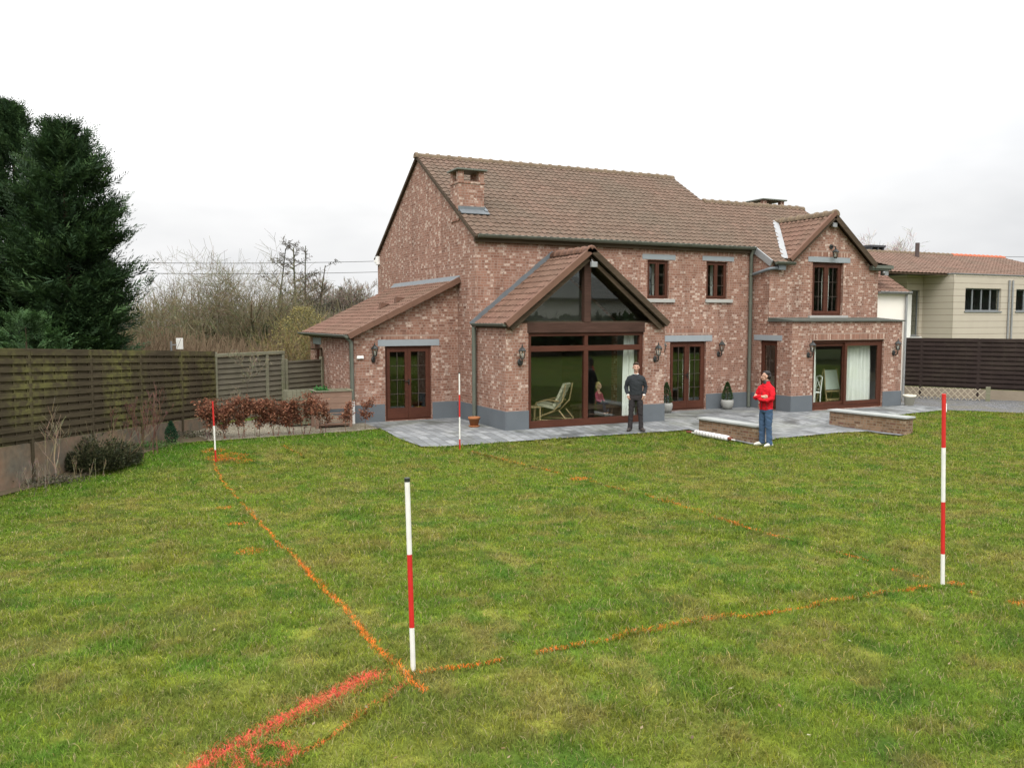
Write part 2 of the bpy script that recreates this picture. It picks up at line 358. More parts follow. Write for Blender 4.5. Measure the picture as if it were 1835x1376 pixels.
# lean-to
SL=.485; zl=lambda x: 2.38+SL*(x+3.15)
mb=MB()
wall(mb,'y',LY,1,[(LX,zl(LX)-.06),(0,zl(0)-.06)],-.1,[(-2.14,-.8,.02,2.07)])
wall(mb,'x',LX,1,[(LY,zl(LX)-.06),(6.7,zl(LX)-.06)],-.1,[(5.35,6.1,1.0,2.03)])
wall(mb,'y',6.7,-1,[(LX,zl(LX)-.06),(0,zl(0)-.06)],-.1)
mb.build('wall',BR,HOUSE)
# right wing
RXC=11.97; RZ=6.02; SW=.82
mb=MB()
wall(mb,'y',WF,1,[(WX,2.72),(WX2,2.72)],-.1,[(10.33,13.35,.02,2.15)])
wall(mb,'x',WX,1,[(WF,2.72),(-.001,2.72)],-.1,[(-1.19,-.43,.02,2.14)])
wall(mb,'x',WX2,-1,[(WF,2.72),(9.06,2.72)],-.1)
wall(mb,'y',UF,1,[(WX,4.56),(10.2,4.56),(RXC,RZ),(13.76,4.56),(WX2,4.5)],2.72,[(11.25,12.58,2.90,4.60)])
wall(mb,'x',WX,1,[(UF,zmain(UF)-.08),(-.001,zmain(0)-.1)],2.72)
wall(mb,'x',WX2,-1,[(UF,4.5),(2.8,zmain(2.8)-.1),(6.4,4.7),(9.06,4.7)],2.72)
mb.build('wall',BR,HOUSE)
# inside floors and dividing walls (dark rooms behind the glass)
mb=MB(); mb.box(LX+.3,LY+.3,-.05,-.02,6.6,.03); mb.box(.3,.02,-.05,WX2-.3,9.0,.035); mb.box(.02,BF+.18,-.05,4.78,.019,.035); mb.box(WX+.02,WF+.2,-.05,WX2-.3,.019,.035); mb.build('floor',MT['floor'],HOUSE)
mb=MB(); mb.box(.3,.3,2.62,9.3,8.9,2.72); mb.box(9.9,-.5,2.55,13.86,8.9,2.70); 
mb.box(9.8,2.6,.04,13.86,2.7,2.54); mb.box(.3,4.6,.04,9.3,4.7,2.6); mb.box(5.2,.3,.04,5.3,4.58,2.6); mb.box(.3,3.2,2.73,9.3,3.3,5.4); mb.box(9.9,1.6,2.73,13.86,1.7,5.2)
mb.prism([(.25,-.02,2.62),(4.5,-.02,2.62),(2.36,-.02,4.28)],(0,-.05,0)); mb.build('partition_wall',MT['plaster'],HOUSE)  # triangular panel added as a dark fill for the dim interior behind the gable panes
# plinths: rendered band round the foot of the walls
PH=.49; e=.022
mb=MB()
def plx(x0,x1,y,side): mb.box(x0,min(y,y+side*e),-.12,x1,max(y,y+side*e),PH)
def ply(y0,y1,x,side): mb.box(min(x,x+side*e),y0,-.12,max(x,x+side*e),y1,PH)
for items in ((('x',LX-e,-2.16,LY,-1),('y',LY+.001,6.7,LX,-1)),(('x',-.78,-e-.001,LY,-1),('y',BF-e,LY-e-.001,0,-1),('x',0.001,.64,BF,-1)),(('x',4.11,4.8+e,BF,-1),('y',BF+.001,-.001-e,4.8,1),('x',4.8+e+.001,6.36,0,-1)),
              (('x',7.75,WX-e-.001,0,-1),('y',-.41,-e-.001,WX,-1)),(('y',WF-e,-1.21,WX,-1),('x',WX+.001,10.34,WF,-1)),(('x',13.34,WX2+e,WF,-1),('y',WF+.001,9,WX2,1))):
    mb=MB()
    for it in items: (plx if it[0]=='x' else ply)(*it[1:])
    mb.build('plinth',MT['plinth'],HOUSE,bevel=.006)

# ---------------------------------------------------------------- roofs made of real pantiles
def tileroof(name, p0, u, v, L, Wd, mat, parent, tw=.195, th=.25, ext=None, thick=.03):
    p0=Vector(p0); u=Vector(u).normalized(); v=Vector(v).normalized(); n=u.cross(v).normalized()
    if n.z<0: n=-n
    rows=int(round(Wd/th)); th=Wd/rows; ns=7; rg=random.Random(len(name)+int(L*10))
    V=[];F=[];UV=[]
    for i in range(rows):
        va,vb=i*th,(i+1)*th+.02
        a,b=ext((i+.5)*th) if ext else (0,L)
        if b-a<.05: continue
        k0=int(floor(a/tw)); k1=int(math.ceil(b/tw)); us=[]
        for k in range(k0,k1):
            for j in range(ns): us.append((k+j/ns,k))
        us=[(a/tw,k0)]+[q for q in us if a/tw<q[0]<b/tw]+[(b/tw,k1-1)]
        base=len(V); jit={}
        for (q,k) in us:
            f=q-k; pr=.028*(0.5-.5*cos(2*pi*min(1,max(0,f*1.25))))**.8 if f<.8 else -.004
            if k not in jit: jit[k]=(rg.uniform(-.006,.006),rg.uniform(-.003,.003))
            dj,dh=jit[k]; uu=q*tw
            P1=p0+u*uu+v*(va-.012+dj)+n*(pr+.027+dh); P2=p0+u*uu+v*vb+n*(pr+.004+dh); P0=p0+u*uu+v*(va-.008+dj)+n*(pr*.8-.002)
            V+=[P0,P1,P2]; UV+=[(q,i+.02),(q,i+.05),(q,i+.97)]
        for j in range(len(us)-1):
            c=base+j*3; F+=[(c,c+3,c+4,c+1),(c+1,c+4,c+5,c+2)]
    m=MB(); 
    me=bpy.data.meshes.new(name); me.from_pydata([tuple(x) for x in V],[],F); me.materials.append(mat); ul=me.uv_layers.new(name='UVMap').data
    for p in me.polygons:
        p.use_smooth=False; cu=sum(UV[x][0] for x in p.vertices)/4
        for li,vi in zip(p.loop_indices,p.vertices):
            q=UV[vi]; ul[li].uv=(min(max(q[0],floor(cu)+.001),floor(cu)+.999),q[1])
    o=bpy.data.objects.new(name,me); COL.objects.link(o); o.parent=parent
    return o
def ridge(name, p0, p1, parent, r=.13, step=.36, mat=None, down=.04):
    p0=Vector(p0);p1=Vector(p1); d=(p1-p0); n=max(1,int(round(d.length/step))); dn=d.normalized(); sd=dn.cross(Vector((0,0,1))).normalized(); up=sd.cross(dn); m=MB()
    for i in range(n):
        a=p0+d*(i/n)-dn*.02; b=p0+d*((i+1)/n)+dn*.015; V=[]; rr=[(a,r*1.0),(a+dn*.03,r*1.14),(a+dn*.09,r*1.14),(a+dn*.10,r*.98),(b,r*.92)]
        for c,q in rr:
            for k in range(9):
                t=pi*(k/8)*1.1-.05*pi; V.append(c+sd*(q*cos(t))+up*(q*sin(t)-down))
        F=[(x*9+k,x*9+k+1,(x+1)*9+k+1,(x+1)*9+k) for x in range(4) for k in range(8)]; m.idx(V,F,0,True); m.idx(V[:9],[tuple(range(9))],0,False); m.idx(V[-9:],[tuple(range(9))[::-1]],0,False)
    return m.build(name,mat or MT['ridge'],parent)
nrm=sqrt(1+ST*ST); VM=Vector((0,1,ST)); LM=(YR-YE)*nrm
D2=1.73/1*nrm          # slope length of the step down to the lower ridge
y2=YR-1.73; z2=zmain(y2)
th_=LM/22; low=4*th_; DY=low/nrm      # three extra rows run down beside the wing
def exm2(v):
    y=YE-DY+v/nrm
    if v<low: return (WX+.04,10.15+.55*(y-(YE-DY))/DY)
    if y<y2: return (-.06,14.24)
    return (-.06,9.66)
mroof=tileroof('roof',(0,YE-DY,ZE-ST*DY),(1,0,0),VM,14.3,LM+low,MT['tile'],HOUSE,ext=exm2,th=th_)
mb=MB()   # rear slopes and roof underlay
mb.prism([(-.05,YR,ZR-.03),(9.65,YR,ZR-.03),(9.65,9.25,zmain(-.12)-.03),(-.05,9.25,zmain(-.12)-.03)],(0,0,-.06))
mb.prism([(9.66,y2,z2-.03),(14.24,y2,z2-.03),(14.24,8.2,z2-.03-ST*(8.2-y2)*.6),(9.66,8.2,z2-.03-ST*(8.2-y2)*.6)],(0,0,-.06))
mb.prism([(-.04,YE,ZE-.02),(9.65,YE,ZE-.02),(9.65,YR,ZR-.02),(-.04,YR,ZR-.02)],(0,0,-.07))
mb.prism([(9.66,YE-.3,ZE-.02-ST*.3),(14.2,YE-.3,ZE-.02-ST*.3),(14.2,y2,z2-.02),(9.66,y2,z2-.02)],(0,0,-.07))
mb.build('rear_slope',MT['tile'],mroof)
ridge('ridge_tiles',(-.1,YR,ZR),(9.7,YR,ZR),mroof); ridge('ridge_tiles',(9.72,y2,z2),(14.28,y2,z2),mroof)
mb=MB()
mb.beam((-.04,YE-.05,ZE-.08),(-.04,YR,ZR-.045),.09,.09,(0,-ST,1)); mb.beam((-.04,YR,ZR-.045),(-.04,9.25,ZE-.10),.09,.09,(0,ST,1)); mb.build('verge_board',MT['fascia'],mroof)
mb=MB(); mb.prism([(9.675,y2-.1,z2-.03),(9.675,YR,ZR-.03),(9.675,YR+1.7,z2-.03)],(.02,0,0)); mb.build('verge_board',MT['verge'],mroof); mb=MB(); mb.prism([(14.25,y2,z2-.0),(14.25,y2-2.6,z2-ST*2.6),(14.25,y2-2.6,z2-ST*2.6-.16),(14.25,y2,z2-.16)],(.03,0,0)); mb.build('verge_board',MT['verge'],mroof)
# wing roof (gable towards the garden)
nw=sqrt(1+SW*SW); RZt=6.12; xl=10.15; zlft=RZt-SW*(RXC-xl)
wy0=UF-.16; wy1=(RZt-ZE)/ST+YE
Lw=wy1-wy0+.1; Ww=(RXC-xl)*nw
# left slope: rows run from the gable back to where they meet the main roof
def exw(v):
    z=zlft+v/nw*SW; yb=(z-ZE)/ST+YE
    return (0,max(.06,yb-wy0+.06))
wroof=tileroof('roof',(xl,wy0,zlft),(0,1,0),(1,0,SW),Lw,Ww,MT['tile_red'],HOUSE,ext=exw)
tileroof('roof_slope',(2*RXC-xl,wy0,zlft),(0,1,0),(-1,0,SW),Lw,Ww,MT['tile_red'],wroof,ext=lambda v:(0,3.2 if v<1.5 else exw(v)[1]))
tileroof('eave_tiles',(14.62,wy0+.03,4.55),(0,1,0),(-.88,0,.12),3.0,.9,MT['tile'],wroof)
ridge('ridge_tiles',(RXC,wy0-.05,RZt+.01),(RXC,wy1+.05,RZt+.01),wroof,r=.15)
mb=MB()
for sgn in (-1,1):
    a=(RXC+sgn*(RXC-xl+.06),wy0-.02,zlft-.10); b=(RXC,wy0-.02,RZt-.06); mb.beam(a,b,.05,.17,(sgn*SW,0,1))
mb.build('verge_board',MT['fascia'],wroof)
mb=MB(); mb.beam((xl-.03,wy0-.03,zlft+.0),(RXC,wy0-.03,RZt+.04),.11,.13,(-SW,0,1)); mb.build('verge_tiles',MT['verge'],wroof)
mb=MB(); # lead valley, a folded strip on the line where the two roofs meet
va=Vector((xl,(zlft-ZE)/ST+YE,zlft)); vb=Vector((RXC,wy1,RZt)); 
for k in range(10):
    p=va.lerp(vb,k/10); q=va.lerp(vb,(k+1)/10)
    mb.beam(p+Vector((-.07,.0,.055)),q+Vector((-.07,.0,.055)),.19,.02,(-.25,-.45,.86))
mb.build('valley_strip',MT['zinc'],wroof)
# eaves of the wing: left gutter, right gutter box, soffits
def gutter(name, p0, p1, parent, r=.07, mat=None):
    p0=Vector(p0);p1=Vector(p1); d=(p1-p0).normalized(); sd=d.cross(Vector((0,0,1))).normalized(); m=MB(); V=[]
    for p in (p0,p1):
        for rr in (r,r-.012):
            for k in range(9): t=pi+pi*k/8; V.append(p+sd*(rr*cos(t))+Vector((0,0,rr*sin(t))))
    F=[(k,k+1,18+k+1,18+k) for k in range(8)]+[(9+k+1,9+k,27+k,27+k+1) for k in range(8)]+[(0,18,27,9),(8,17,35,26)]
    m.idx(V,F,0,True); m.idx(V[0:9],[tuple(range(9))],0,False); m.idx(V[18:27],[tuple(range(9))[::-1]],0,False)
    m.tube([p0+sd*r,p1+sd*r],.012,6); m.tube([p0-sd*r,p1-sd*r],.012,6)
    return m.build(name,mat or MT['zinc_green'],parent)
mb=MB(); mb.box(-.05,-.10,4.86,XE-.1,-.002,4.985); mb.build('fascia_board',MT['fascia'],HOUSE)
gutter('gutter',(0.0,-.17,5.045),(9.46,-.17,5.035),HOUSE,.085)
gutter('gutter',(9.55,-1.0,4.545),(10.3,-1.0,4.54),HOUSE,.075)
mb=MB(); mb.box(13.72,wy0+.02,4.40,14.60,wy0+3.0,4.53); mb.box(13.70,wy0-.03,4.455,14.64,wy0+.015,4.56); mb.build('eave_box',MT['zinc_green'],wroof)
mb=MB(); mb.beam((WX-.03,-.12,zmain(-.12)-.07),(WX-.03,-.90,zmain(-.90)-.07),.045,.20,(0,-ST,1)); mb.build('barge_board',MT['zinc'],mroof)
mb=MB(); mb.box(9.70,-.97,4.31,9.98,-.81,4.48); mb.tube([(9.75,-.89,4.37),(9.44,-.89,4.34),(9.41,-.84,4.33),(9.40,-.16,4.20)],.05,10); mb.build('rainwater_box',MT['lead'],HOUSE)
mb=MB(); mb.box(14.32,wy0+.05,4.24,14.50,wy0+.22,4.40); mb.ell((14.28,wy0+.05,4.33),(.05,.05,.05)); mb.build('camera_box',MT['zinc'],HOUSE)
# lead ledge over the sliding door
mb=MB(); mb.box(WX-.06,WF-.06,2.722,WX2+.06,UF-.002,2.765); mb.prism([(WX-.03,WF-.04,2.765),(WX-.03,UF-.002,2.765),(WX-.03,UF-.002,2.85)],(WX2-WX+.06,0,0)); mb.build('ledge',MT['ledge'],HOUSE)
# white annexe beside the wing with its own small roof
mb=MB(); mb.box(WX2+.002,-.68,-.1,15.62,5.,3.62); an=mb.build('annexe',MT['offwhite'],HOUSE); tag(an,'white rendered annexe')
tileroof('roof',(WX2+.01,-.80,3.70),(1,0,0),VM,1.50,3.2*nrm,MT['tile_red'],an)
mb=MB(); mb.box(WX2+.01,-.74,3.60,15.66,4.9,3.66); mb.prism([(15.64,-.78,3.66),(15.64,4.9,3.66),(15.64,4.9,5.2),(15.64,2.3,5.55)],(.02,0,0)); mb.build('soffit',MT['offwhite'],an)
gutter('gutter',(WX2+.02,-.84,3.71),(15.68,-.84,3.70),an,.07,MT['zinc'])
mb=MB(); mb.tube([(15.58,-.76,3.66),(15.58,-.74,0)],.04,10); mb.build('downpipe',MT['zinc'],an)
# bay roof
BC=2.35; BZ=4.55; SB=.79; bx=-.02; bz=BZ-SB*(BC-bx); nb=sqrt(1+SB*SB); BY=-2.06
broof=tileroof('roof',(bx,BY,bz),(0,1,0),(1,0,SB),2.06,(BC-bx)*nb,MT['tile_red'],HOUSE)
tileroof('roof_slope',(2*BC-bx,BY,bz),(0,1,0),(-1,0,SB),2.06,(BC-bx)*nb,MT['tile'],broof)
ridge('ridge_tiles',(BC,BY-.06,BZ+.03),(BC,-.02,BZ+.03),broof,r=.14,mat=MT['verge'])
mb=MB()
for sg in (-1,1): mb.prism([(BC+sg*2.36,BY+.03,BZ-SB*2.36-.03),(BC,BY+.03,BZ-.03),(BC,-.01,BZ-.03),(BC+sg*2.36,-.01,BZ-SB*2.36-.03)],(0,0,-.08))
mb.build('soffit',MT['fascia'],broof)
mb=MB(); mb.beam((bx-.05,BY-.02,bz-.01),(BC,BY-.02,BZ+.03),.12,.15,(-SB,0,1)); mb.build('verge_tiles',MT['verge'],broof)
mb=MB(); mb.beam((2*BC-bx+.05,BY-.02,bz-.01),(BC,BY-.02,BZ+.03),.12,.15,(SB,0,1)); mb.build('verge_tiles',MT['fascia'],broof)
mb=MB(); mb.beam((bx+.1,BY+.06,bz-.10),(BC,BY+.06,BZ-.14),.06,.16,(-SB,0,1)); mb.beam((2*BC-bx-.1,BY+.06,bz-.10),(BC,BY+.06,BZ-.14),.06,.16,(SB,0,1)); mb.build('barge_board',MT['fascia'],broof)
gutter('gutter',(bx-.06,BY+.02,bz+.01),(bx-.06,-.02,bz+.01),broof,.07)
mb=MB()
for sg in (-1,1):
    for k in range(9):
        a,b=k/9,(k+1)/9; p=Vector((BC+sg*(2.5*(1-a)),-.035,BZ+.08-SB*2.5*(1-a))); q=Vector((BC+sg*(2.5*(1-b)),-.035,BZ+.08-SB*2.5*(1-b)))
        mb.beam(p,q,.03,.16+.02*(k%2),(-sg*-SB,0,1))
mb.build('flashing',MT['lead'],broof)
# lean-to roof
lroof=tileroof('roof',(-3.17,7.1,2.38),(0,-1,0),(1,0,SL),5.98,3.14*sqrt(1+SL*SL),MT['tile_red'],HOUSE,tw=.175,th=.24)
mb=MB(); mb.prism([(-3.15,1.14,2.35),(-.005,1.14,zl(-.005)-.03),(-.005,7.1,zl(-.005)-.03),(-3.15,7.1,2.35)],(0,0,-.07)); mb.build('soffit',MT['fascia'],lroof)
mb=MB()
for k in range(9):
    a,b=k/9,(k+1)/9; p=Vector((-3.2+3.18*a,1.10,zl(-3.2+3.18*a)+.0)); q=Vector((-3.2+3.18*b,1.10,zl(-3.2+3.18*b)+.012)); mb.beam(p,q,.12,.15,(-SL,0,1))
mb.build('verge_tiles',MT['verge'],lroof)
gutter('gutter',(-3.24,1.08,2.38),(-3.24,7.15,2.38),lroof,.07)
mb=MB()
mb.prism([(-.16,1.12,zl(-.16)+.045),(-.0,1.12,zl(0)+.045),(-.0,1.12,zl(0)+.12)],(0,6.0,0)); mb.build('flashing',MT['lead'],lroof)
for vx,vy in ((-1.62,3.05),(-1.28,2.62)):
    mb=MB(); z=zl(vx)+.04; mb.prism([(vx-.14,vy-.1,z-.05),(vx+.14,vy-.1,z+.10),(vx-.12,vy-.1,z+.13)],(0,.2,0)); mb.build('roof_vent',MT['verge'],lroof)
# chimneys
def chimney(x0,y0,x1,y1,zb,zt,flash):
    mb=MB(); mb.box(x0,y0,zb,x1,y1,zt-.34); mb.box(x0-.02,y0-.02,zt-.40,x1+.02,y1+.02,zt-.335)
    for (a,b,c,d) in ((x0,y0,x0+.16,y0+.16),(x1-.16,y0,x1,y0+.16),(x0,y1-.16,x0+.16,y1),(x1-.16,y1-.16,x1,y1)): mb.box(a+.001,b+.001,zt-.335,c-.001,d-.001,zt-.05)
    ch=mb.build('chimney',MT['brick'],HOUSE)
    mb=MB(); mb.box(x0-.08,y0-.08,zt-.05,x1+.08,y1+.08,zt); mb.build('chimney_cap',MT['zinc_green'],ch,bevel=.01)
    if flash:
        z=zmain(y0); mb=MB(); mb.box(x0-.015,y0-.016,z-.06,x1+.02,y0-.001,z+.15); mb.beam((x0,y0-.12,z-.01),(x1+.08,y0-.12,z-.01),.26,.02,(0,-ST,1)); mb.beam((x1+.04,y0-.1,z+.03),(x1+.04,y1,zmain(y1)+.05),.10,.02,(0,-ST,1)); mb.build('flashing',MT['lead'],ch)
chimney(-.03,1.10,.74,1.72,5.55,6.98,True)
chimney(12.95,3.4,13.95,4.2,5.6,7.22,False)

# ---------------------------------------------------------------- windows and doors
def muntins(mb,x0,x1,z0,z1,y,nx,nz,w=.013):
    for i in range(1,nx): x=x0+(x1-x0)*i/nx; mb.box(x-w/2,y-.008,z0,x+w/2,y+.008,z1)
    for i in range(1,nz): z=z0+(z1-z0)*i/nz; mb.box(x0,y-.0075,z-w/2,x1,y+.0075,z+w/2)
def casement(name, x0,x1,z0,z1,y, nx,nz, parent=HOUSE, fw=.075, kick=0., swap=False, off=.10, handle=False, xf=None, leaves=2):
    """two-leaf window or french door set back `off` into its opening"""
    y=y+off; f=MB(); f.box(x0,y-.03,z0,x0+fw*.7,y+.05,z1); f.box(x1-fw*.7,y-.03,z0,x1,y+.05,z1); f.box(x0+fw*.7+.001,y-.03,z1-fw*.8,x1-fw*.7-.001,y+.05,z1); f.box(x0+fw*.7+.001,y-.03,z0,x1-fw*.7-.001,y+.05,z0+fw*.6)
    o=f.build(name,MT['maho'],parent); ix0,ix1=x0+fw*.7+.004,x1-fw*.7-.004; iz0,iz1=z0+fw*.6+.004,z1-fw*.8-.004
    w=(ix1-ix0)/leaves
    for k in range(leaves):
        a,b=ix0+k*w+.003,ix0+(k+1)*w-.003; s=MB(); s.box(a,y-.045,iz0,a+fw,y+.03,iz1); s.box(b-fw,y-.045,iz0,b,y+.03,iz1); s.box(a+fw+.001,y-.045,iz1-fw,b-fw-.001,y+.03,iz1); s.box(a+fw+.001,y-.045,iz0,b-fw-.001,y+.03,iz0+fw+kick)
        sash=s.build('sash' if kick==0 else 'door_leaf',MT['maho'],o)
        gz0=iz0+fw+kick; p=MB(); p.box(a+fw-.01,y-.012,gz0-.01,b-fw+.01,y-.004,iz1-fw+.01); p.build('pane',MT['glass'],o)
        q=MB(); muntins(q,a+fw,b-fw,gz0,iz1-fw,y-.02,nx,nz); 
        if nx*nz>1: q.build('glazing_bars',MT['muntin'],o)
    if handle:
        h=MB(); xm=ix0+w+.02; h.box(xm-.012,y-.075,1.0,xm+.012,y-.046,1.16); h.beam((xm,y-.08,1.1),(xm-.12,y-.08,1.1),.02,.02); h.build('handle',MT['black'],o)
    return o
def lintel(x0,x1,z0,z1,y,par=HOUSE,soldier=True):
    m=MB(); m.box(x0,y-.012,z0,x1,y+.05,z1); m.build('lintel',MT['lintel'],par,bevel=.004)
    if soldier:
        m=MB(); m.box(x0+.02,y-.005,z1+.01,x1-.02,y+.02,z1+.20); m.build('soldier_course',MT['brick_sold'],par)
w1=casement('window',5.53,6.3,3.42,4.55,0.,1,3,fw=.055); lintel(5.34,6.53,4.57,4.72,0.)
w2=casement('window',7.7,8.52,3.43,4.57,0.,1,3,fw=.055); lintel(7.54,8.76,4.59,4.73,0.)
for a,b,z in ((5.47,6.50,3.36),(7.66,8.70,3.37)):
    m=MB(); m.box(a,-.06,z-.06,b,.1,z+.045); m.build('sill',MT['sill'],HOUSE,bevel=.005)
d1=casement('french_door',6.38,7.73,.02,2.12,0.,2,4,kick=.14,fw=.085,handle=True); lintel(6.18,7.96,2.125,2.31,0.)
d2=casement('french_door',-2.14,-.8,.02,2.07,LY,2,4,kick=.20,fw=.085,handle=True); lintel(-2.34,-.56,2.075,2.25,LY)
w3=casement('window',11.25,12.58,2.92,4.60,UF,2,3,fw=.085,off=.12); lintel(11.05,12.86,4.605,4.77,UF)
m=MB(); m.box(11.1,UF-.09,2.84,12.75,UF+.1,2.915); m.build('sill',MT['sill'],HOUSE)
# wing side door (faces left): build along x then turn
def along_y(obs, cx, y0):
    for o in obs:
        for ob in [o]+list(o.children_recursive):
            me=ob.data
            for v in me.vertices: x,y,z=v.co; v.co=(cx+(y), y0-(x), z)
sdoor=casement('side_door',0,.76,.02,2.14,0.,2,3,kick=.35,fw=.08,leaves=1); along_y([sdoor],WX,-.43)
m=MB(); m.box(WX-.012,-1.40,2.145,WX+.05,-.16,2.31); m.build('lintel',MT['lintel'],HOUSE,bevel=.004)
# lean-to side window
swin=casement('window',0,.75,1.0,2.03,0.,1,2,leaves=1); along_y([swin],LX,6.1)
m=MB(); m.box(LX-.012,5.15,2.035,LX+.05,6.25,2.24); m.build('lintel',MT['lintel'],HOUSE)
# sliding door of the wing
f=MB(); y=WF+.12
f.box(10.33,y-.05,.02,10.41,y+.05,2.15); f.box(13.24,y-.05,.02,13.35,y+.05,2.15); f.box(10.411,y-.05,2.07,13.239,y+.05,2.15); f.box(10.411,y-.05,.02,13.239,y+.05,.14)
sl=f.build('sliding_door',MT['maho'],HOUSE)
for a,b,yo in ((10.415,11.80,.02),(11.72,13.235,-.045)):
    s=MB(); s.box(a,y+yo-.02,.145,a+.10,y+yo+.025,2.065); s.box(b-.10,y+yo-.02,.145,b,y+yo+.025,2.065); s.box(a+.101,y+yo-.02,1.97,b-.101,y+yo+.025,2.065); s.box(a+.101,y+yo-.02,.145,b-.101,y+yo+.025,.25); s.build('door_leaf',MT['maho'],sl)
    p=MB(); p.box(a+.09,y+yo,.24,b-.09,y+yo+.008,1.98); p.build('pane',MT['glass'],sl)
m=MB(); m.box(10.2,WF-.004,2.155,13.5,WF+.02,2.37); m.build('soldier_course',MT['brick_sold'],HOUSE)
# glazed bay front: frame, panes, beam, triangle
y=BF+.10
f=MB()
f.box(.63,y-.05,.02,.73,y+.06,2.45); f.box(4.02,y-.05,.02,4.12,y+.06,2.45)
f.box(.731,y-.05,.02,4.019,y+.06,.20); f.box(.731,y-.05,1.98,4.019,y+.06,2.12); f.box(.731,y-.05,2.37,4.019,y+.06,2.45)
f.box(2.29,y-.055,.201,2.41,y+.055,1.979); f.box(2.30,y-.055,2.121,2.40,y+.055,2.369)
bayf=f.build('bay_window',MT['maho'],HOUSE)
p=MB()
for a,b,c,d in ((.73,2.29,.20,1.98),(2.41,4.02,.20,1.98),(.73,2.30,2.12,2.37),(2.40,4.02,2.12,2.37)): p=MB(); p.box(a,y,c,b,y+.008,d); p.build('pane',MT['glass'],bayf)
q=MB()
for a,b in ((.78,2.27),(2.43,3.99)): q.box(a,y-.03,.205,b,y+.03,.225)
m=MB(); m.box(.60,BF-.01,2.455,4.15,BF+.16,2.715); m.build('beam',MT['beam'],HOUSE,bevel=.01)
m=MB(); m.box(2.25,BF-.02,2.72,2.45,BF+.14,4.36); m.build('king_post',MT['beam'],HOUSE,bevel=.01)
zt=lambda x: BZ-.13-SB*abs(x-BC)
for x0,x1 in ((.18,2.248),(2.452,4.52)):
    m=MB(); pts=[(x0,y+.02,2.72),(x1,y+.02,2.72),(x1,y+.02,zt(x1)),(x0,y+.02,max(2.73,zt(x0)))]; m.prism(pts,(0,.008,0)); gp_=m.build('gable_pane',MT['glass'],HOUSE)
    m=MB(); a,b=(x0,x1) if abs(x0-BC)>abs(x1-BC) else (x1,x0)
    m.beam((a,y+.0,max(2.76,zt(a))),(b,y+.0,zt(b)-.02),.05,.05,(0,0,1)); m.beam((x0+.03,y,2.735),(x1,y,2.735),.05,.035); m.build('frame',MT['fascia'],gp_)
m=MB(); m.box(0.02,BF+.01,2.70,4.78,BF+.14,2.725); m.build('beam',MT['fascia'],HOUSE)
# downpipes
def pipe(pts,r=.05,mat=None,name='downpipe',rings=()):
    m=MB(); m.tube(pts,r,12)
    for z in rings: m.tube([(pts[-1][0],pts[-1][1],z-.03),(pts[-1][0],pts[-1][1],z+.03)],r+.012,12)
    return m.build(name,mat or MT['zinc_green'],HOUSE)
pipe([(9.38,-.17,4.96),(9.38,-.09,4.80),(9.38,-.09,.03)],.055,rings=(.55,1.6,3.3,4.2))
pipe([(-.10,-.10,2.60),(-.09,-.09,2.4),(-.085,-.085,.03)],.06,rings=(2.1,))
lp=pipe([(-3.22,1.20,2.33),(-3.10,1.21,2.2),(-3.08,1.21,.62)],.055)
m=MB(); m.tube([(-3.08,1.21,.62),(-3.08,1.21,-.05)],.058,12); m.build('pipe_foot',MT['white'],lp)
# wall lanterns
def lantern(p, face='y', hang=False, parent=HOUSE):
    """p = wall point behind the lantern; the wall faces -y"""
    x,yy,z=p; m=MB()
    if hang:
        m.tube([(x,yy,z+.02),(x,yy-.03,z+.02)],.075,14); m.tube([(x,yy-.02,z+.02),(x,yy-.14,z+.03),(x,yy-.2,z-.02)],.018,8); cz=z-.36; cx,cy=x,yy-.2
    else:
        m.lathe([(0,0),(.05,0),(.055,.03),(.05,.06),(0,.06)],(0,0,0),10); m.v=[(a,b,c) for a,b,c in m.v]
        m.v=[(x+a*1.0,yy-c*.6,z-.23+b*1.7) for a,b,c in m.v]
        m.tube([(x,yy-.02,z-.24),(x,yy-.10,z-.30),(x,yy-.17,z-.25),(x,yy-.18,z-.15)],.017,8); m.tube([(x,yy-.03,z-.17),(x,yy-.10,z-.21),(x,yy-.16,z-.2)],.010,6); cz=z-.14; cx,cy=x,yy-.18
    br=m.build('wall_lamp',MT['black'],parent)
    c=MB()
    c.lathe([(0,0),(.045,0),(.055,.02),(.05,.03)],(cx,cy,cz),6,smooth=False)
    for k in range(6):
        t=2*pi*k/6; c.beam((cx+.05*cos(t),cy+.05*sin(t),cz+.02),(cx+.085*cos(t),cy+.085*sin(t),cz+.20),.012,.012)
    c.lathe([(.105,.195),(.11,.21),(.06,.275),(.02,.30),(.022,.33),(.008,.345),(.012,.37),(0,.385)],(cx,cy,cz),6,smooth=False)
    c.lathe([(.105,.195),(0,.2)],(cx,cy,cz),6,smooth=False)
    c.build('lantern_cage',MT['black'],br)
    gl=MB(); gl.lathe([(.046,.03),(.078,.195)],(cx,cy,cz),6,smooth=False); gl.build('lantern_glass',MT['lampglass'],br)
    b=MB(); b.lathe([(0,.03),(.016,.03),(.018,.12),(.008,.15),(0,.155)],(cx,cy,cz),8); b.build('bulb',MT['white'],br)
    return br
for p in ((-2.48,LY,1.95),(.37,BF,1.95),(4.48,BF,1.95),(6.0,0.,1.95),(8.2,0.,1.95),(10.13,WF,1.95),(13.77,WF,1.95)): lantern(p)
lantern((12.0,UF,5.08),hang=True)
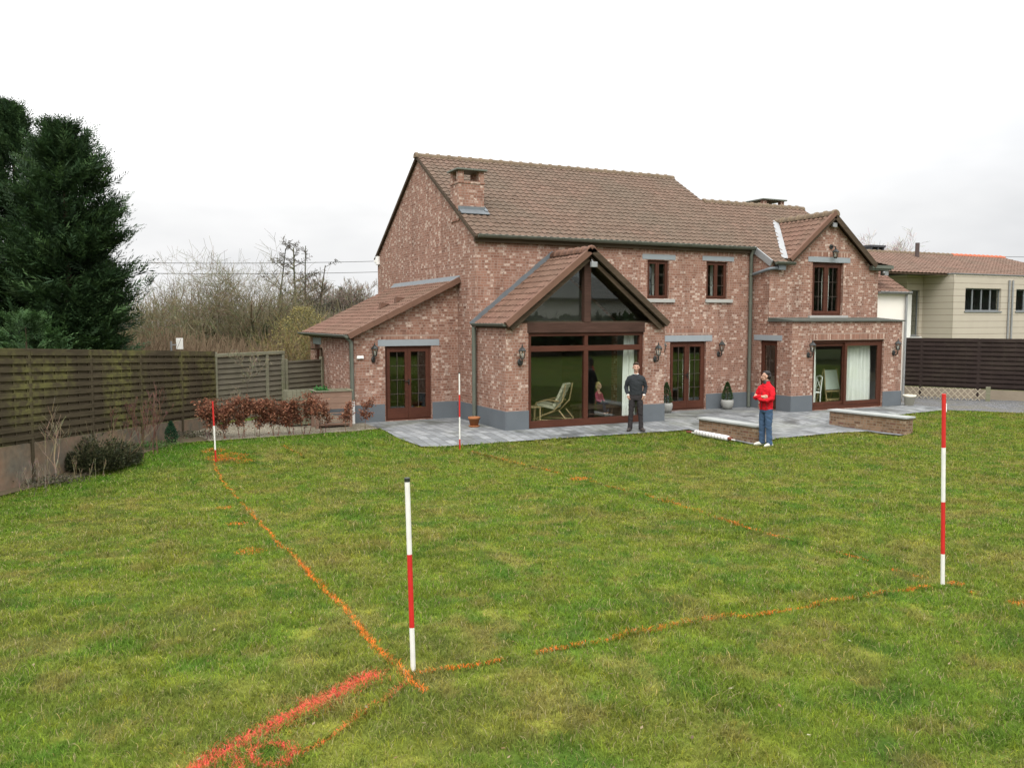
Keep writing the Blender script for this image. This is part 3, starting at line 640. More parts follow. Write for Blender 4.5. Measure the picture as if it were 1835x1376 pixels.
# floodlights, alarm box, small wall box
for x,yy,z in ((BC+.02,BY-.02,4.20),(12.0,UF-.02,5.78)):
    m=MB(); m.box(x-.09,yy-.14,z-.07,x+.09,yy-.06,z+.07); m.beam((x,yy-.08,z+.05),(x,yy+.02,z+.13),.03,.03); m.build('floodlight',MT['zinc'],HOUSE,bevel=.01)
m=MB(); m.box(-.09,8.80,4.78,-.002,9.04,5.08); m.box(-.13,8.98,4.86,-.091,9.10,4.96); m.build('alarm_box',MT['white'],HOUSE,bevel=.01)
m=MB(); m.box(-2.93,LY-.06,1.75,-2.75,LY-.002,1.83); m.build('junction_box',MT['white'],HOUSE,bevel=.008)
# ================================================================ ground
TERR=[(-2.78,1.28),(-2.72,-.5),(-2.85,-2.0),(-2.62,-2.98),(-2.3,-3.1),(-1.75,-3.12),(1,-3.1),(3.04,-3.16),(4.3,-3.17),(4.74,-3.12),(4.76,-5.45),(5.15,-5.45),(5.96,-5.02),(8.24,-4.86),(9.15,-4.98),(9.30,-5.9),(9.62,-5.9),(9.5,-4.0),(10.6,-3.62),(12.4,-3.45),(14.4,-3.3),(14.9,-1.2),(14.9,1.3)]
GRAV=[(14.35,-3.3),(15.2,-3.7),(16.2,-4.7),(18.2,-7.0),(21.5,-11.0),(23.2,-11),(17.45,1.2),(14.88,1.3),(14.88,-1.2)]
BED=[(-15.2,-12.2),(-11.6,-6.5),(-10.35,-4.6),(-9.6,-3.7),(-8.85,-2.75),(-8.3,-1.7),(-7.8,-.75),(-7.1,-.5),(-6.9,-.45),(-7.0,.2),(-7.3,1.0),(-10.6,-4.4),(-15.1,-11.7)]
PEB=[(-6.92,-.52),(-5.2,-.42),(-3.3,-.25),(-2.76,-.1),(-2.74,1.28),(-3.0,1.32),(-3.0,4.9),(-6.45,2.45),(-7.3,1.0),(-7.0,.2)]
def sheet(name, poly, dz, mat, cuts=(-2,-3,-3.5,-6,-10,-15.66)):
    from mathutils.geometry import tessellate_polygon
    bm=bmesh.new(); vs=[bm.verts.new((x,y,0)) for x,y in poly]
    for tri in tessellate_polygon([[Vector((x,y,0)) for x,y in poly]]): bm.faces.new([vs[i] for i in tri])
    for c in cuts: bmesh.ops.bisect_plane(bm,geom=bm.verts[:]+bm.edges[:]+bm.faces[:],plane_co=(0,c,0),plane_no=(0,1,0))
    for c in (-12,-8,-4,9.2,9.6,10.0): bmesh.ops.bisect_plane(bm,geom=bm.verts[:]+bm.edges[:]+bm.faces[:],plane_co=(c,0,0),plane_no=(1,0,0))
    for v in bm.verts: v.co.z=g(v.co.x,v.co.y)+dz
    bmesh.ops.recalc_face_normals(bm,faces=bm.faces)
    me=bpy.data.meshes.new(name); bm.to_mesh(me); bm.free(); me.materials.append(mat); o=bpy.data.objects.new(name,me); COL.objects.link(o)
    return tag(o,kind='structure')
def m_paving():
    t=NT('terrace_paving'); o=t.obj(); x,y,_=t.sep(o)
    r=t.math('DIVIDE',x,.24); row=t.math('FLOOR',r); fr=t.math('FRACT',r); off=t.wn(t.comb(row,2.,3.))[0]
    q=t.math('ADD',t.math('DIVIDE',y,.36),off); col=t.math('FLOOR',q); fq=t.math('FRACT',q)
    rnd=t.wn(t.comb(row,col,1.))[0]; c=t.ramp(rnd,[(0.,(.13,.136,.14)),(.5,(.18,.187,.191)),(1.,(.235,.24,.241))])
    d=t.math('MINIMUM',t.math('MULTIPLY',t.math('MINIMUM',fr,t.math('SUBTRACT',1.,fr)),.24),t.math('MULTIPLY',t.math('MINIMUM',fq,t.math('SUBTRACT',1.,fq)),.36))
    jt=t.math('LESS_THAN',d,t.math('MULTIPLY_ADD',t.noise(o,3.,2),.022,.002)); c=t.mix(t.math('MULTIPLY',jt,.75),c,(.07,.072,.06))
    f=t.noise(o,14.,5); k=t.math('MULTIPLY_ADD',f,.7,.65); c=t.mix(1.,c,t.comb(k,k,k),'MULTIPLY')
    wet=t.ramp(t.noise(o,.9,4),[(.53,0.),(.62,1.)]); c=t.mix(t.math('MULTIPLY',wet,.62),c,(.045,.048,.045))
    gr=t.ramp(t.noise(o,.5,3),[(.5,0.),(.7,.4)]); c=t.mix(gr,c,(.17,.18,.12))
    rough=t.math('MULTIPLY_ADD',wet,-.35,.8)
    return t.bsdf(c,rough,.3,0.,t.bump(t.math('ADD',t.math('MULTIPLY',jt,-.6),t.math('MULTIPLY',f,.35)),.5,.015))
def m_gravel(name,cols,sc=38):
    t=NT(name); o=t.obj(); v=t.n('ShaderNodeTexVoronoi'); v.inputs['Scale'].default_value=sc; t.l(o,v.inputs['Vector'])
    r=t.sep(v.outputs['Color'])[0]; c=t.ramp(r,[(0.,cols[0]),(.5,cols[1]),(1.,cols[2])]); e=t.ramp(v.outputs['Distance'],[(.15,1.),(.62,.28)])
    c=t.mix(1.,c,e,'MULTIPLY'); n=t.ramp(t.noise(o,1.4,4),[(.42,0.),(.7,.55)]); c=t.mix(n,c,(.13,.115,.075))
    return t.bsdf(c,.9,.15,0.,t.bump(v.outputs['Distance'],.8,-.02))
sheet('terrace',TERR,.014,m_paving())
sheet('gravel_path',GRAV,.010,m_gravel('grey_gravel',((.17,.17,.18),(.26,.26,.265),(.36,.36,.355))))
sheet('pebble_bed',PEB,.012,m_gravel('cream_pebbles',((.26,.22,.15),(.42,.37,.27),(.55,.50,.40)),34))
sheet('soil_bed',BED,.010,plain('dark_soil',(.085,.068,.042),.95,.1,.5,5,bump=.6))
# lawn ground and everything beyond
def lawn_colour(X,Y):
    """the colour patches of an old mossy lawn: olive turf, lush dark tufts, yellow moss, dry straw"""
    a=fbm(X*.9,Y*.9,3,5); b=fbm(X*2.1+9,Y*2.1,11,4); c=fbm(X*1.2,Y*1.2+40,23,5); d=fbm(X*4.6,Y*4.6,31,3); h=fbm(X*.22,Y*.22,51,3)
    n=len(X); C=np.tile(np.array([.140,.180,.024]),(n,1))
    def mixin(C,w,col): w=np.clip(w,0,1)[:,None]; return C*(1-w)+np.array(col)*w
    e=fbm(X*6.5,Y*6.5,33,3); s=fbm(X*3.3+5,Y*3.3,37,4)
    C=mixin(C,np.minimum((a-.45)*4,.65),(.098,.170,.018)); C=mixin(C,(s-.50)*5,(.078,.148,.018)); C=mixin(C,np.minimum((b-.57)*5,.7),(.066,.135,.020)); C=mixin(C,np.minimum((c-.55)*4,.4),(.185,.165,.040))
    C=mixin(C,np.minimum(((d*.5+b*.5)-.57)*8*(.4+.7*h),.28),(.235,.255,.020)); C=mixin(C,np.minimum((fbm(X*3.1,Y*3.1+7,71,3)-.60)*6,.55),(.215,.175,.055)); C=mixin(C,(e-.66)*6,(.22,.23,.04))
    C=C*(.64+.80*fbm(X*6.5+3,Y*6.5,81,3))[:,None]
    # greener band by the shrub bed, along the terrace and by the pebble bed
    edge=np.exp(-((Y+1.0)/.8)**2)*(X<-2.8)+np.exp(-(np.abs((X+9.2)-(Y+4.3)*.62)/.9)**2)*(Y<-1)*.9
    C=mixin(C,edge*.6,(.070,.165,.016))
    return C
t=NT('lawn_ground'); at=t.n('ShaderNodeAttribute',attribute_name='Col'); o=t.obj(); f=t.noise(o,22.,5); k=t.math('MULTIPLY_ADD',f,1.1,.4)
m_lawn=t.bsdf(t.mix(1.,at.outputs['Color'],t.comb(k,k,k),'MULTIPLY'),.95,.1,0.,t.bump(f,.7,.03))
gx=np.arange(-24,30.01,.15); gy=np.arange(-34,10.01,.15); XX,YY=np.meshgrid(gx,gy); xs,ys=XX.ravel(),YY.ravel()
hard=pip(xs,ys,TERR)|pip(xs,ys,GRAV)|pip(xs,ys,BED)|pip(xs,ys,PEB)
zs=G(xs,ys)-.016+(fbm(xs*1.7,ys*1.7,5,3)-.5)*.03*np.clip((-3.6-ys)*2,0,1); zs[hard]=G(xs,ys)[hard]-.028
wv,hv=len(gx),len(gy); I=np.arange(wv*hv).reshape(hv,wv); F=np.stack([I[:-1,:-1].ravel(),I[:-1,1:].ravel(),I[1:,1:].ravel(),I[1:,:-1].ravel()],1)
tag(npmesh('lawn',np.stack([xs,ys,zs],1),F,m_lawn,lawn_colour(xs,ys)*(.74-.30*np.clip((fbm(xs*1.9,ys*1.9,101,3)-.58)*6,0,1))[:,None],smooth=True),kind='structure')
mb=MB(); mb.face([(-900,-900,-.6),(900,-900,-.6),(900,900,-.6),(-900,900,-.6)]); tag(mb.build('ground',plain('far_field',(.07,.085,.03),.95,.1,.3,.05)),kind='structure')

# ---------------------------------------------------------------- grass blades and sprayed paint lines
rs=np.random.RandomState(4)
LEFT=[(-7.11,-3.15),(-7.15,-5.2),(-7.19,-7.9),(-7.17,-9.2),(-7.22,-10.5),(-7.19,-12.),(-7.22,-12.9),(-7.20,-14.3),(-7.25,-15.2),(-7.21,-16.05)]
NEAR=[(-7.12,-15.72),(-6.6,-15.75),(-6.1,-15.70),(-5.67,-15.7),(-5.31,-15.65),(-4.78,-15.63),(-4.36,-15.57),(-4.3,-15.66),(-3.37,-15.65),(-2.53,-15.63),(-1.88,-15.67),(-1.55,-15.62)]
FAR=[(-1.66,-15.9),(-1.85,-15.55),(-1.76,-14.85),(-1.72,-13.73),(-1.72,-12.83),(-1.40,-10.64),(-1.39,-8.01),(-1.46,-5.6),(-1.85,-3.6)]
THICK=[(-7.42,-15.65),(-7.74,-15.87),(-8.05,-16.09),(-8.34,-16.31),(-8.53,-16.45),(-8.67,-16.58),(-8.95,-16.72)]
RING=[(-8.225+.105*cos(a),-16.54+.13*sin(a)) for a in [i*pi/8 for i in range(17)]]
THIN=[(-7.55,-16.15),(-7.70,-16.28),(-7.84,-16.41),(-8.01,-16.52),(-8.10,-16.58)]
SHORT=[(-7.26,-15.86),(-7.35,-15.96),(-7.49,-16.13)]
WEDGE=[(-8.40,-16.43),(-8.41,-16.52),(-8.42,-16.64),(-8.43,-16.72)]
STROKE=[(-5.47,-1.98),(-5.4,-2.5),(-5.28,-2.8),(-5.31,-3.2)]
ORG=(.95,.205,.030); RED=(.88,.105,.085)
# name label points half-width colour density gap
PAINT=[('long orange paint line running down the lawn from the far left ranging pole',LEFT,.022,ORG,1.0,.18),
 ('broken orange paint line across the near side of the lawn between two poles',NEAR,.020,ORG,.80,.31),
 ('faint dashed orange paint line receding from the near right pole towards the house',FAR,.028,ORG,.60,.42),
 ('thick fluorescent red paint stroke in the foreground grass',THICK,.078,RED,1.0,.15),
 ('red paint ring sprayed on the foreground grass',RING,.028,RED,1.0,.15),
 ('thin orange paint dash leading up from the painted ring',THIN,.018,(.82,.15,.05),.9,.32),
 ('short red paint dash below the corner of the orange lines',SHORT,.018,RED,.8,.30),
 ('pointed red paint wedge at the bottom edge of the lawn',WEDGE,.034,RED,1.0,.12),
 ('short orange paint stroke on the far lawn near the pebble bed',STROKE,.03,ORG,.7,.32)]
BLOBS=[('orange paint marks scattered round the far left ranging pole',[(-7.0,-1.95,.30),(-6.72,-2.75,.42),(-6.5,-3.2,.2),(-7.0,-2.7,.25)]),
 ('three smudged orange paint patches left of the long paint line',[(-7.49,-8.0,.17),(-7.47,-9.4,.16),(-7.58,-11.3,.20)]),
 ('orange paint corner mark on the grass at the foot of the near right pole',[(-1.72,-15.68,.12),(-1.86,-15.97,.07),(-1.82,-16.35,.10)]),
 ('orange paint blotches on the middle of the right hand paint line',[(-1.40,-8.05,.26),(-1.37,-10.6,.20)])]
def dist_poly(X,Y,P):
    D=np.full(len(X),9.); A=np.zeros(len(X)); s=0
    for (x0,y0),(x1,y1) in zip(P[:-1],P[1:]):
        dx,dy=x1-x0,y1-y0; L=sqrt(dx*dx+dy*dy); t=np.clip(((X-x0)*dx+(Y-y0)*dy)/(L*L),0,1); d=np.hypot(X-x0-t*dx,Y-y0-t*dy); u=d<D; D[u]=d[u]; A[u]=(s+t*L)[u]; s+=L
    return D,A
def sample(n,d0,d1,kw=.80,pw=1.):
    """points in the wedge in front of the house lawn, by distance from the viewing side"""
    d=d0+(d1-d0)*rs.rand(n)**pw; l=(rs.rand(n)*2-1)*kw*d
    return CAM.x+l*cos(YAW)+d*sin(YAW), CAM.y-l*sin(YAW)+d*cos(YAW), d
def on_lawn(X,Y):
    ok=(Y<.5)&(X<23)&~pip(X,Y,TERR)&~pip(X,Y,GRAV)&~pip(X,Y,BED)&~pip(X,Y,PEB)
    ok&=~((X>-3.05)&(Y>-.2)); ok&=~((X>4.70)&(X<5.2)&(Y>-5.5)&(Y<-3)); ok&=~((X>9.1)&(X<9.7)&(Y>-5.95)&(Y<-3.4))
    ok&=~pip(X,Y,[(-6.4,2.4),(-10.6,-4.4),(-15.2,-12),(-30,-12),(-30,10)])
    return ok
NB_=1300000; q=.55; uu=rs.rand(NB_); Dd=(3.1**q+uu*(29**q-3.1**q))**(1/q); l_=(rs.rand(NB_)*2-1)*(.74*Dd+2.2)
X=CAM.x+l_*cos(YAW)+Dd*sin(YAW); Y=CAM.y-l_*sin(YAW)+Dd*cos(YAW)
bare=(fbm(X*1.9,Y*1.9,101,3)-.60)*9; kb=rs.rand(NB_)>np.clip(bare,0,.4); X,Y,Dd=X[kb],Y[kb],Dd[kb]
# extra blades along the paint so the lines read
EX=[];EY=[]
for lab,P,hw,c,de,gap in PAINT:
    L=sum(sqrt((a[0]-b[0])**2+(a[1]-b[1])**2) for a,b in zip(P[:-1],P[1:])); n=int(L*hw*42000) if max(p[1] for p in P)<-13 else int(L*hw*15000)
    ii=rs.randint(0,len(P)-1,n); wts=np.array([sqrt((a[0]-b[0])**2+(a[1]-b[1])**2) for a,b in zip(P[:-1],P[1:])]); ii=rs.choice(len(P)-1,n,p=wts/wts.sum()); tt=rs.rand(n); PA=np.array(P)
    q=PA[ii]*(1-tt)[:,None]+PA[ii+1]*tt[:,None]+rs.randn(n,2)*hw*1.0; EX.append(q[:,0]); EY.append(q[:,1])
for lab,bl in BLOBS:
    for (x,y,r) in bl: n=int(r*r*8000)+130; EX.append(x+rs.randn(n)*r*.6); EY.append(y+rs.randn(n)*r*.6)
ex=np.concatenate(EX); ey=np.concatenate(EY); ed=(ex-CAM.x)*sin(YAW)+(ey-CAM.y)*cos(YAW)
X=np.concatenate([X,ex]); Y=np.concatenate([Y,ey]); Dd=np.concatenate([Dd,ed])
k=on_lawn(X,Y); X,Y,Dd=X[k],Y[k],Dd[k]; n=len(X)
owner=np.zeros(n,int)-1; pcol=np.zeros((n,3)); pw=np.full(n,.8)
wx=X+(vnoise(X*5,Y*5,91)-.5)*.06; wy=Y+(vnoise(X*5,Y*5,92)-.5)*.06
for i,(lab,P,hw,c,de,gap) in enumerate(PAINT):
    D,A=dist_poly(wx,wy,P); br=fbm(A*2.6+i*31,A*0+i*7.,61,3); br2=fbm(X*9,Y*9,63,2)
    if i==7: D=D/np.clip(.25+A*2.6,.25,1.1)
    if i in (0,): hw=hw*np.clip((-Y-1)/10,.7,1.25)
    w=np.exp(-(D/(hw*1.15))**2); hit=(rs.rand(n)<w*de*(.45+.9*br2))&(br>gap)&(owner<0); owner[hit]=i; pcol[hit]=c; pw[hit]=w[hit]
for j,(lab,bl) in enumerate(BLOBS):
    for (x,y,r) in bl:
        D=np.hypot(X-x,Y-y)/r; hit=(D<.5+.7*fbm(X*5,Y*5,66,2))&(rs.rand(n)<.8*fbm(X*7,Y*7,67,2))&(owner<0); owner[hit]=len(PAINT)+j; pcol[hit]=ORG
C=lawn_colour(X,Y)
lush=fbm(X*1.3+9,Y*1.3,11,4); hgt=(.016+.026*rs.rand(n)+.042*np.clip((lush-.56)*5,0,1)*rs.rand(n)); moss=np.clip((C[:,0]-.15)*12,0,1)*(C[:,1]>C[:,0]); hgt*=1-.5*moss
hgt*=1+np.clip((Dd-8)/30,0,.5)
wid=np.clip(.0016+.00058*Dd,.002,.016)*(.7+.6*rs.rand(n))
C=C*(.58+.92*rs.rand(n,1)); dry=rs.rand(n)<.10; C[dry]=np.array([.30,.26,.13])*(.6+.7*rs.rand(dry.sum(),1)); yel=rs.rand(n)<.10; C[yel]*=np.array([1.35,1.22,.9])
pm=owner>=0; mixp=np.clip((.30+.8*rs.rand(pm.sum(),1))*(.55+.6*pw[pm][:,None]),.3,1); C[pm]=pcol[pm]*(.55+.55*rs.rand(pm.sum(),1))*mixp+C[pm]*(1-mixp); hgt[pm]*=.75; wid[pm]*=1.05
ang=rs.rand(n)*2*pi; lean=(.35+1.25*rs.rand(n))*hgt; ang+=0
z0=G(X,Y)-.012; dx,dy=np.cos(ang),np.sin(ang); px,py=-dy*wid/2,dx*wid/2
mx_=X+dx*lean*.35; my_=Y+dy*lean*.35; mz=z0+hgt*.62
tx=X+dx*lean; ty=Y+dy*lean; tz=z0+hgt*(1.0-.25*rs.rand(n))
V=np.stack([np.stack([X-px,Y-py,z0],1),np.stack([X+px,Y+py,z0],1),np.stack([mx_+px*.8,my_+py*.8,mz],1),np.stack([mx_-px*.8,my_-py*.8,mz],1),np.stack([tx,ty,tz],1)],1)
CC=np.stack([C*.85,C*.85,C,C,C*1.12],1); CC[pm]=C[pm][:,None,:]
m_blade=vcol('grass_blade',.75,.06,.4); m_paint=vcol('sprayed_blade',.8,.08,.2)
def blades(name,sel,mat):
    v=V[sel].reshape(-1,3); c=CC[sel].reshape(-1,3); m=sel.sum(); b=np.arange(m)*5
    # two triangles and a tip, written as triangles
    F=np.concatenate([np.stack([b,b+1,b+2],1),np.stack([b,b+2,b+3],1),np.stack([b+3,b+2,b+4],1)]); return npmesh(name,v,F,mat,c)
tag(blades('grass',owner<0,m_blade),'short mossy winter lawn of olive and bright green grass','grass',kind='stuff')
for i in range(len(PAINT)+len(BLOBS)):
    sel=owner==i
    if sel.sum()<5: continue
    lab=PAINT[i][0] if i<len(PAINT) else BLOBS[i-len(PAINT)][0]
    tag(blades('paint_line' if i<len(PAINT) else 'paint_mark',sel,m_paint),lab,'paint line' if i<len(PAINT) else 'paint mark','sprayed paint marking out a pool on the lawn')

# fallen bits: small dry leaves lying about on the turf
lx=rs.rand(420); LD=3.4+22*lx**1.2; ll=(rs.rand(420)*2-1)*.68*LD; fx=CAM.x+ll*cos(YAW)+LD*sin(YAW); fy=CAM.y-ll*sin(YAW)+LD*cos(YAW); kk=on_lawn(fx,fy); fx,fy=fx[kk],fy[kk]; nl=len(fx)
aa=rs.rand(nl)*6.28; sz=.007+.012*rs.rand(nl); hz=G(fx,fy)+.022; ca,sa=np.cos(aa)*sz,np.sin(aa)*sz
LV=np.stack([np.stack([fx-ca,fy-sa,hz],1),np.stack([fx+sa*.6,fy-ca*.6,hz+.004],1),np.stack([fx+ca,fy+sa,hz+.010],1),np.stack([fx-sa*.6,fy+ca*.6,hz+.004],1)],1).reshape(-1,3)
pal=np.array([(.20,.16,.09),(.16,.10,.05),(.10,.07,.045),(.34,.31,.22)])[rs.choice(4,nl,p=[.3,.32,.3,.08])]
tag(npmesh('leaf_litter',LV,np.arange(nl*4).reshape(-1,4),vcol('fallen_leaf',.8,.1),np.repeat(pal,4,0)),'small dry leaves scattered over the lawn','leaves',kind='stuff')

# ---------------------------------------------------------------- low terrace walls
def low_wall(p0,p1,w,h,label):
    p0=Vector((*p0,0)); p1=Vector((*p1,0)); t=thing('low_wall',label,'low wall',(p0.x,p0.y,g(p0.x,p0.y)),0,'low brick walls edging the terrace')
    d=(p1-p0); L=d.length; rz=math.atan2(d.y,d.x); t.rotation_euler.z=rz; z1=max(0,-t.location.z)+h; dz_=-.35
    m=MB(); m.box(0,-w,dz_,L,0,z1); m.build('wall',MT['brick_low'],t)
    m=MB()
    k=0; x=-.05
    while x<L+.04:
        x2=min(x+.62,L+.05); m.box(x+.003,-w-.04,z1,x2-.003,.05,z1+.05); x=x2
    m.build('cap',MT['slab'],t,bevel=.008)
low_wall((4.95,-5.45),(4.76,-3.5),.30,.22,'low brick terrace wall with stone cap behind the man in red')
low_wall((9.42,-5.92),(9.15,-3.66),.34,.24,'low brick terrace wall with stone cap in front of the sliding door')
# ================================================================ fences
MT['fence_moss']=m_wood('mossy_fence',((.044,.034,.021),(.066,.052,.032),(.092,.074,.047)),moss=(.160,.155,.048),mossk=.7)
MT['fence_grey']=m_wood('grey_fence',((.085,.075,.054),(.118,.105,.078),(.15,.135,.102)),moss=(.10,.10,.055),mossk=.35)
MT['fence_dark']=m_wood('dark_fence',((.022,.015,.014),(.036,.025,.022),(.052,.038,.032)),moss=(.07,.06,.04),mossk=.3)
t_=NT('concrete_plate'); o_=t_.obj(); c_=t_.ramp(t_.noise(o_,1.6,4),[(.36,(.13,.115,.09)),(.52,(.175,.13,.092)),(.68,(.215,.14,.095))]); k_=t_.math('MULTIPLY_ADD',t_.noise(o_,9.,4),.7,.62)
MT['concrete']=t_.bsdf(t_.mix(1.,c_,t_.comb(k_,k_,k_),'MULTIPLY'),.95,.1,0.,t_.bump(t_.noise(o_,30.,3),.3,.01))
MT['post_wood']=m_wood('post_wood',((.13,.125,.085),(.18,.172,.12),(.23,.22,.16)),moss=(.12,.14,.06),mossk=.35)
def panel_fence(name,label,A,B,za,zb,hb,pl,mat,rows=24,base=.34,postmat=None,basemat=None,flip=1):
    """woven board panels between posts on concrete plates, from A to B (top heights za, zb); hb = height of boards"""
    A=Vector((*A,0)); B=Vector((*B,0)); L=(B-A).length; rz=math.atan2(B.y-A.y,B.x-A.x); t=thing(name,label,'fence',(A.x,A.y,0),rz)
    n=max(1,round(L/pl)); rg=random.Random(7)
    zt=lambda s: za+(zb-za)*s/L
    for i in range(n):
        a,b=L*i/n+.035,L*(i+1)/n-.035; m=MB(); bh=hb/rows
        for k in range(rows):
            o=(.042 if k%2 else 0.)*flip; j=rg.uniform(-.004,.004)
            m.beam((a,-o*1.0+j,zt(a)-hb+bh*(k+.5)),(b,-o+rg.uniform(-.004,.004),zt(b)-hb+bh*(k+.5)),.018,bh*(1.22 if k%2 else 1.15))
        m.beam((a,-.012*flip,zt(a)+.02),(b,-.012*flip,zt(b)+.02),.075,.035)
        for q in np.linspace(a+.02,b-.02,6): m.beam((q,-.021*flip,zt(q)-hb),(q,-.021*flip,zt(q)-.0),.035,.02,(0,1,0))
        m.build('panel',mat,t)
        m=MB(); m.prism([(a-.02,-.02,zt(a)-hb-.015),(b+.02,-.02,zt(b)-hb-.015),(b+.02,-.02,zt(b)-hb-base-.2),(a-.02,-.02,zt(a)-hb-base-.2)],(0,.045,0)); m.build('base_plate',basemat or MT['concrete'],t)
    for i in range(n+1):
        s=L*i/n; m=MB(); m.box(s-.034,-.045,zt(s)-hb-base-.3,s+.034,.045,zt(s)+.03); m.build('post',postmat or mat,t)
    return t
FL=thing
panel_fence('panel_fence','long mossy brown woven panel fence on concrete plates beside the lawn',(-15.0,-11.66),(-6.45,2.45),2.66,1.93,1.63,1.82,MT['fence_moss'],rows=22,base=.62,basemat=MT['concrete'])
panel_fence('panel_fence','very dark brown woven panel fence behind the gravel path',(16.1,3.6),(23.2,-11.5),2.08,2.10,1.72,1.85,MT['fence_dark'],rows=22,base=.40,basemat=plain('concrete_pale',(.24,.20,.15),.9,.15,.25,2.5,bump=.3))
# grey back fence with a gate
A=Vector((-6.45,2.47,0)); B=Vector((-3.05,4.86,0)); rz=math.atan2(B.y-A.y,B.x-A.x); LG_=(B-A).length
t=thing('garden_fence','grey weathered board fence with a gate between the mossy fence and the house','fence',A,rz)
def boards(m,x0,x1,z0,z1,rows,y=0.,gap=.012):
    bh=(z1-z0)/rows
    for k in range(rows): m.beam((x0,y-.012,z0+bh*(k+.5)),(x1,y-.012,z0+bh*(k+.5)),.012,bh*1.10,(0,.30,1))
m=MB(); boards(m,.06,1.80,.1,1.80,12); m.build('panel',MT['fence_grey'],t)
m=MB(); boards(m,1.90,2.42,.08,1.80,12,.01); m.build('gate_panel',MT['fence_grey'],t)
m=MB(); boards(m,2.66,LG_-.04,.1,1.54,10); m.beam((2.64,-.01,1.57),(LG_-.02,-.01,1.57),.06,.05); m.build('panel',MT['fence_grey'],t)
for x,h in ((.02,1.95),(1.85,1.85),(2.47,1.85),(2.60,1.66),(LG_-.03,1.68)):
    m=MB(); m.box(x-.045,-.06,-.1,x+.045,.05,h); m.build('post',MT['post_wood'],t)
m=MB(); m.box(-.02,-.07,1.82,2.52,.06,1.90); m.build('top_rail',MT['post_wood'],t)
m=MB(); m.beam((LG_-.5,-.02,1.92),(LG_-.03,-.02,1.92),.05,.05); m.beam((LG_-.04,-.02,1.92),(LG_-.04,-.02,1.3),.05,.05); m.build('rail',MT['fascia'],t)
# willow lattice at the foot of the right fence
t=thing('lattice_trellis','low expanding wooden lattice standing on the gravel before the dark fence','trellis',(16.55,.0,0),math.atan2(-2.05,1.4))
m=MB()
for k in range(12):
    x=.2*k; m.beam((x,0,.02),(x+.36,0,.42),.02,.032,(0,1,0)); m.beam((x+.36,.02,.02),(x,.02,.42),.02,.032,(0,1,0))
m.build('slats',plain('pale_wood',(.40,.35,.26),.8,.2,.2,5),t); m=MB(); m.box(2.52,-.05,-.02,2.66,.05,.50); m.build('post',MT['post_wood'],t)

# ================================================================ ranging poles
MT['pole_red']=plain('pole_red',(.48,.020,.017),.5,.35,.25,9); MT['pole_white']=plain('pole_white',(.66,.645,.60),.5,.35,.16,14); MT['steel']=plain('steel',(.25,.25,.25),.4,.5,.1,6,.8)
def pole(x,y,top,segs,label,cap=None,lean=(0,0),r=.0165,plate=False):
    """segs: colours from the top, each with its length"""
    z=g(x,y); t=thing('ranging_pole',label,'ranging pole',(x,y,z),0,'red and white ranging poles'); t.rotation_euler=(lean[1],lean[0],0)
    m=MB(); zc=top
    for c,l in segs:
        zb=max(-.05,zc-l); m.tube([(0,0,zb),(0,0,zc)],r,14,m=0 if c=='r' else 1,caps=False); zc=zb
    m.lathe([(0,0),(r,0)],(0,0,top),14,m=0 if segs[0][0]=='r' else 1); m.build('shaft',[MT['pole_red'],MT['pole_white']],t)
    if cap: m=MB(); m.tube([(0,0,top-.018),(0,0,top+.008)],r+.0018,14); m.build('cap',MT['black'] if cap=='b' else MT['pole_red'],t)
    m=MB(); m.lathe([(0,-.12),(.010,-.03),(r*.8,.03),(r*.85,.05)],(0,0,0),10); m.build('tip',MT['steel'],t)
    if plate: m=MB(); m.box(r*.6,-r*.8,top-.17,r*1.15,r*.3,top-.09); m.build('sticker',MT['white'],t)
pole(-7.15,-15.66,1.305,(('w',.51),('r',.505),('w',.30)),'ranging pole with white top and black cap at the near corner of the orange lines','b',lean=(-.022,0),r=.0175)
pole(-1.88,-15.66,1.82,(('r',.505),('w',.515),('r',.50),('w',.30)),'tall ranging pole with red top on the right side of the lawn',None,lean=(-.045,0),r=.0185,plate=True)
pole(-7.05,-3.05,1.24,(('r',.50),('w',.49),('r',.30)),'ranging pole with red top and red foot before the brown beech hedge',None,lean=(-.025,0))
pole(-1.92,-3.56,1.74,(('w',.49),('r',.50),('w',.50),('r',.30)),'slim ranging pole with white top standing at the terrace edge near the terracotta pot','b')

# ================================================================ pots and planters
MT['terracotta']=plain('terracotta',(.30,.125,.055),.85,.15,.3,6); MT['stone_pot']=plain('stone_pot',(.27,.27,.25),.85,.15,.2,8); MT['cream_pot']=plain('cream_pot',(.60,.57,.47),.6,.3,.08)
MT['soil']=plain('pot_soil',(.035,.026,.018),.95,.1,.3,20,bump=.5)
def leafcloud(n,shape,size,rg,cols,elong=1.8,updir=None):
    """n small folded leaves at points given by shape(rg) -> (pos, outward)"""
    V=[];F=[];C=[]
    for i in range(n):
        p,o=shape(rg); o=Vector(o).normalized(); d=(o+Vector((rg.gauss(0,.55),rg.gauss(0,.55),rg.gauss(0,.55)))+(Vector(updir) if updir else Vector((0,0,0)))).normalized()
        s=d.cross(Vector((rg.gauss(0,1),rg.gauss(0,1),rg.gauss(0,1)))).normalized(); l=size*rg.uniform(.6,1.3); w=l/elong/2; p=Vector(p); b=len(V)
        V+=[p,p+d*l*.5+s*w,p+d*l,p+d*l*.5-s*w]; F.append((b,b+1,b+2,b+3)); c=np.array(rg.choice(cols))*rg.uniform(.6,1.4); C+=[c]*4
    return np.array([tuple(v) for v in V]),np.array(F),np.array(C)
m_leaf=vcol('leaf',.6,.25,.25); m_dryleaf=vcol('dry_leaf',.8,.15,.2); m_needle=vcol('needle',.7,.15,.12); m_bark=vcol('bark',.9,.1,0)
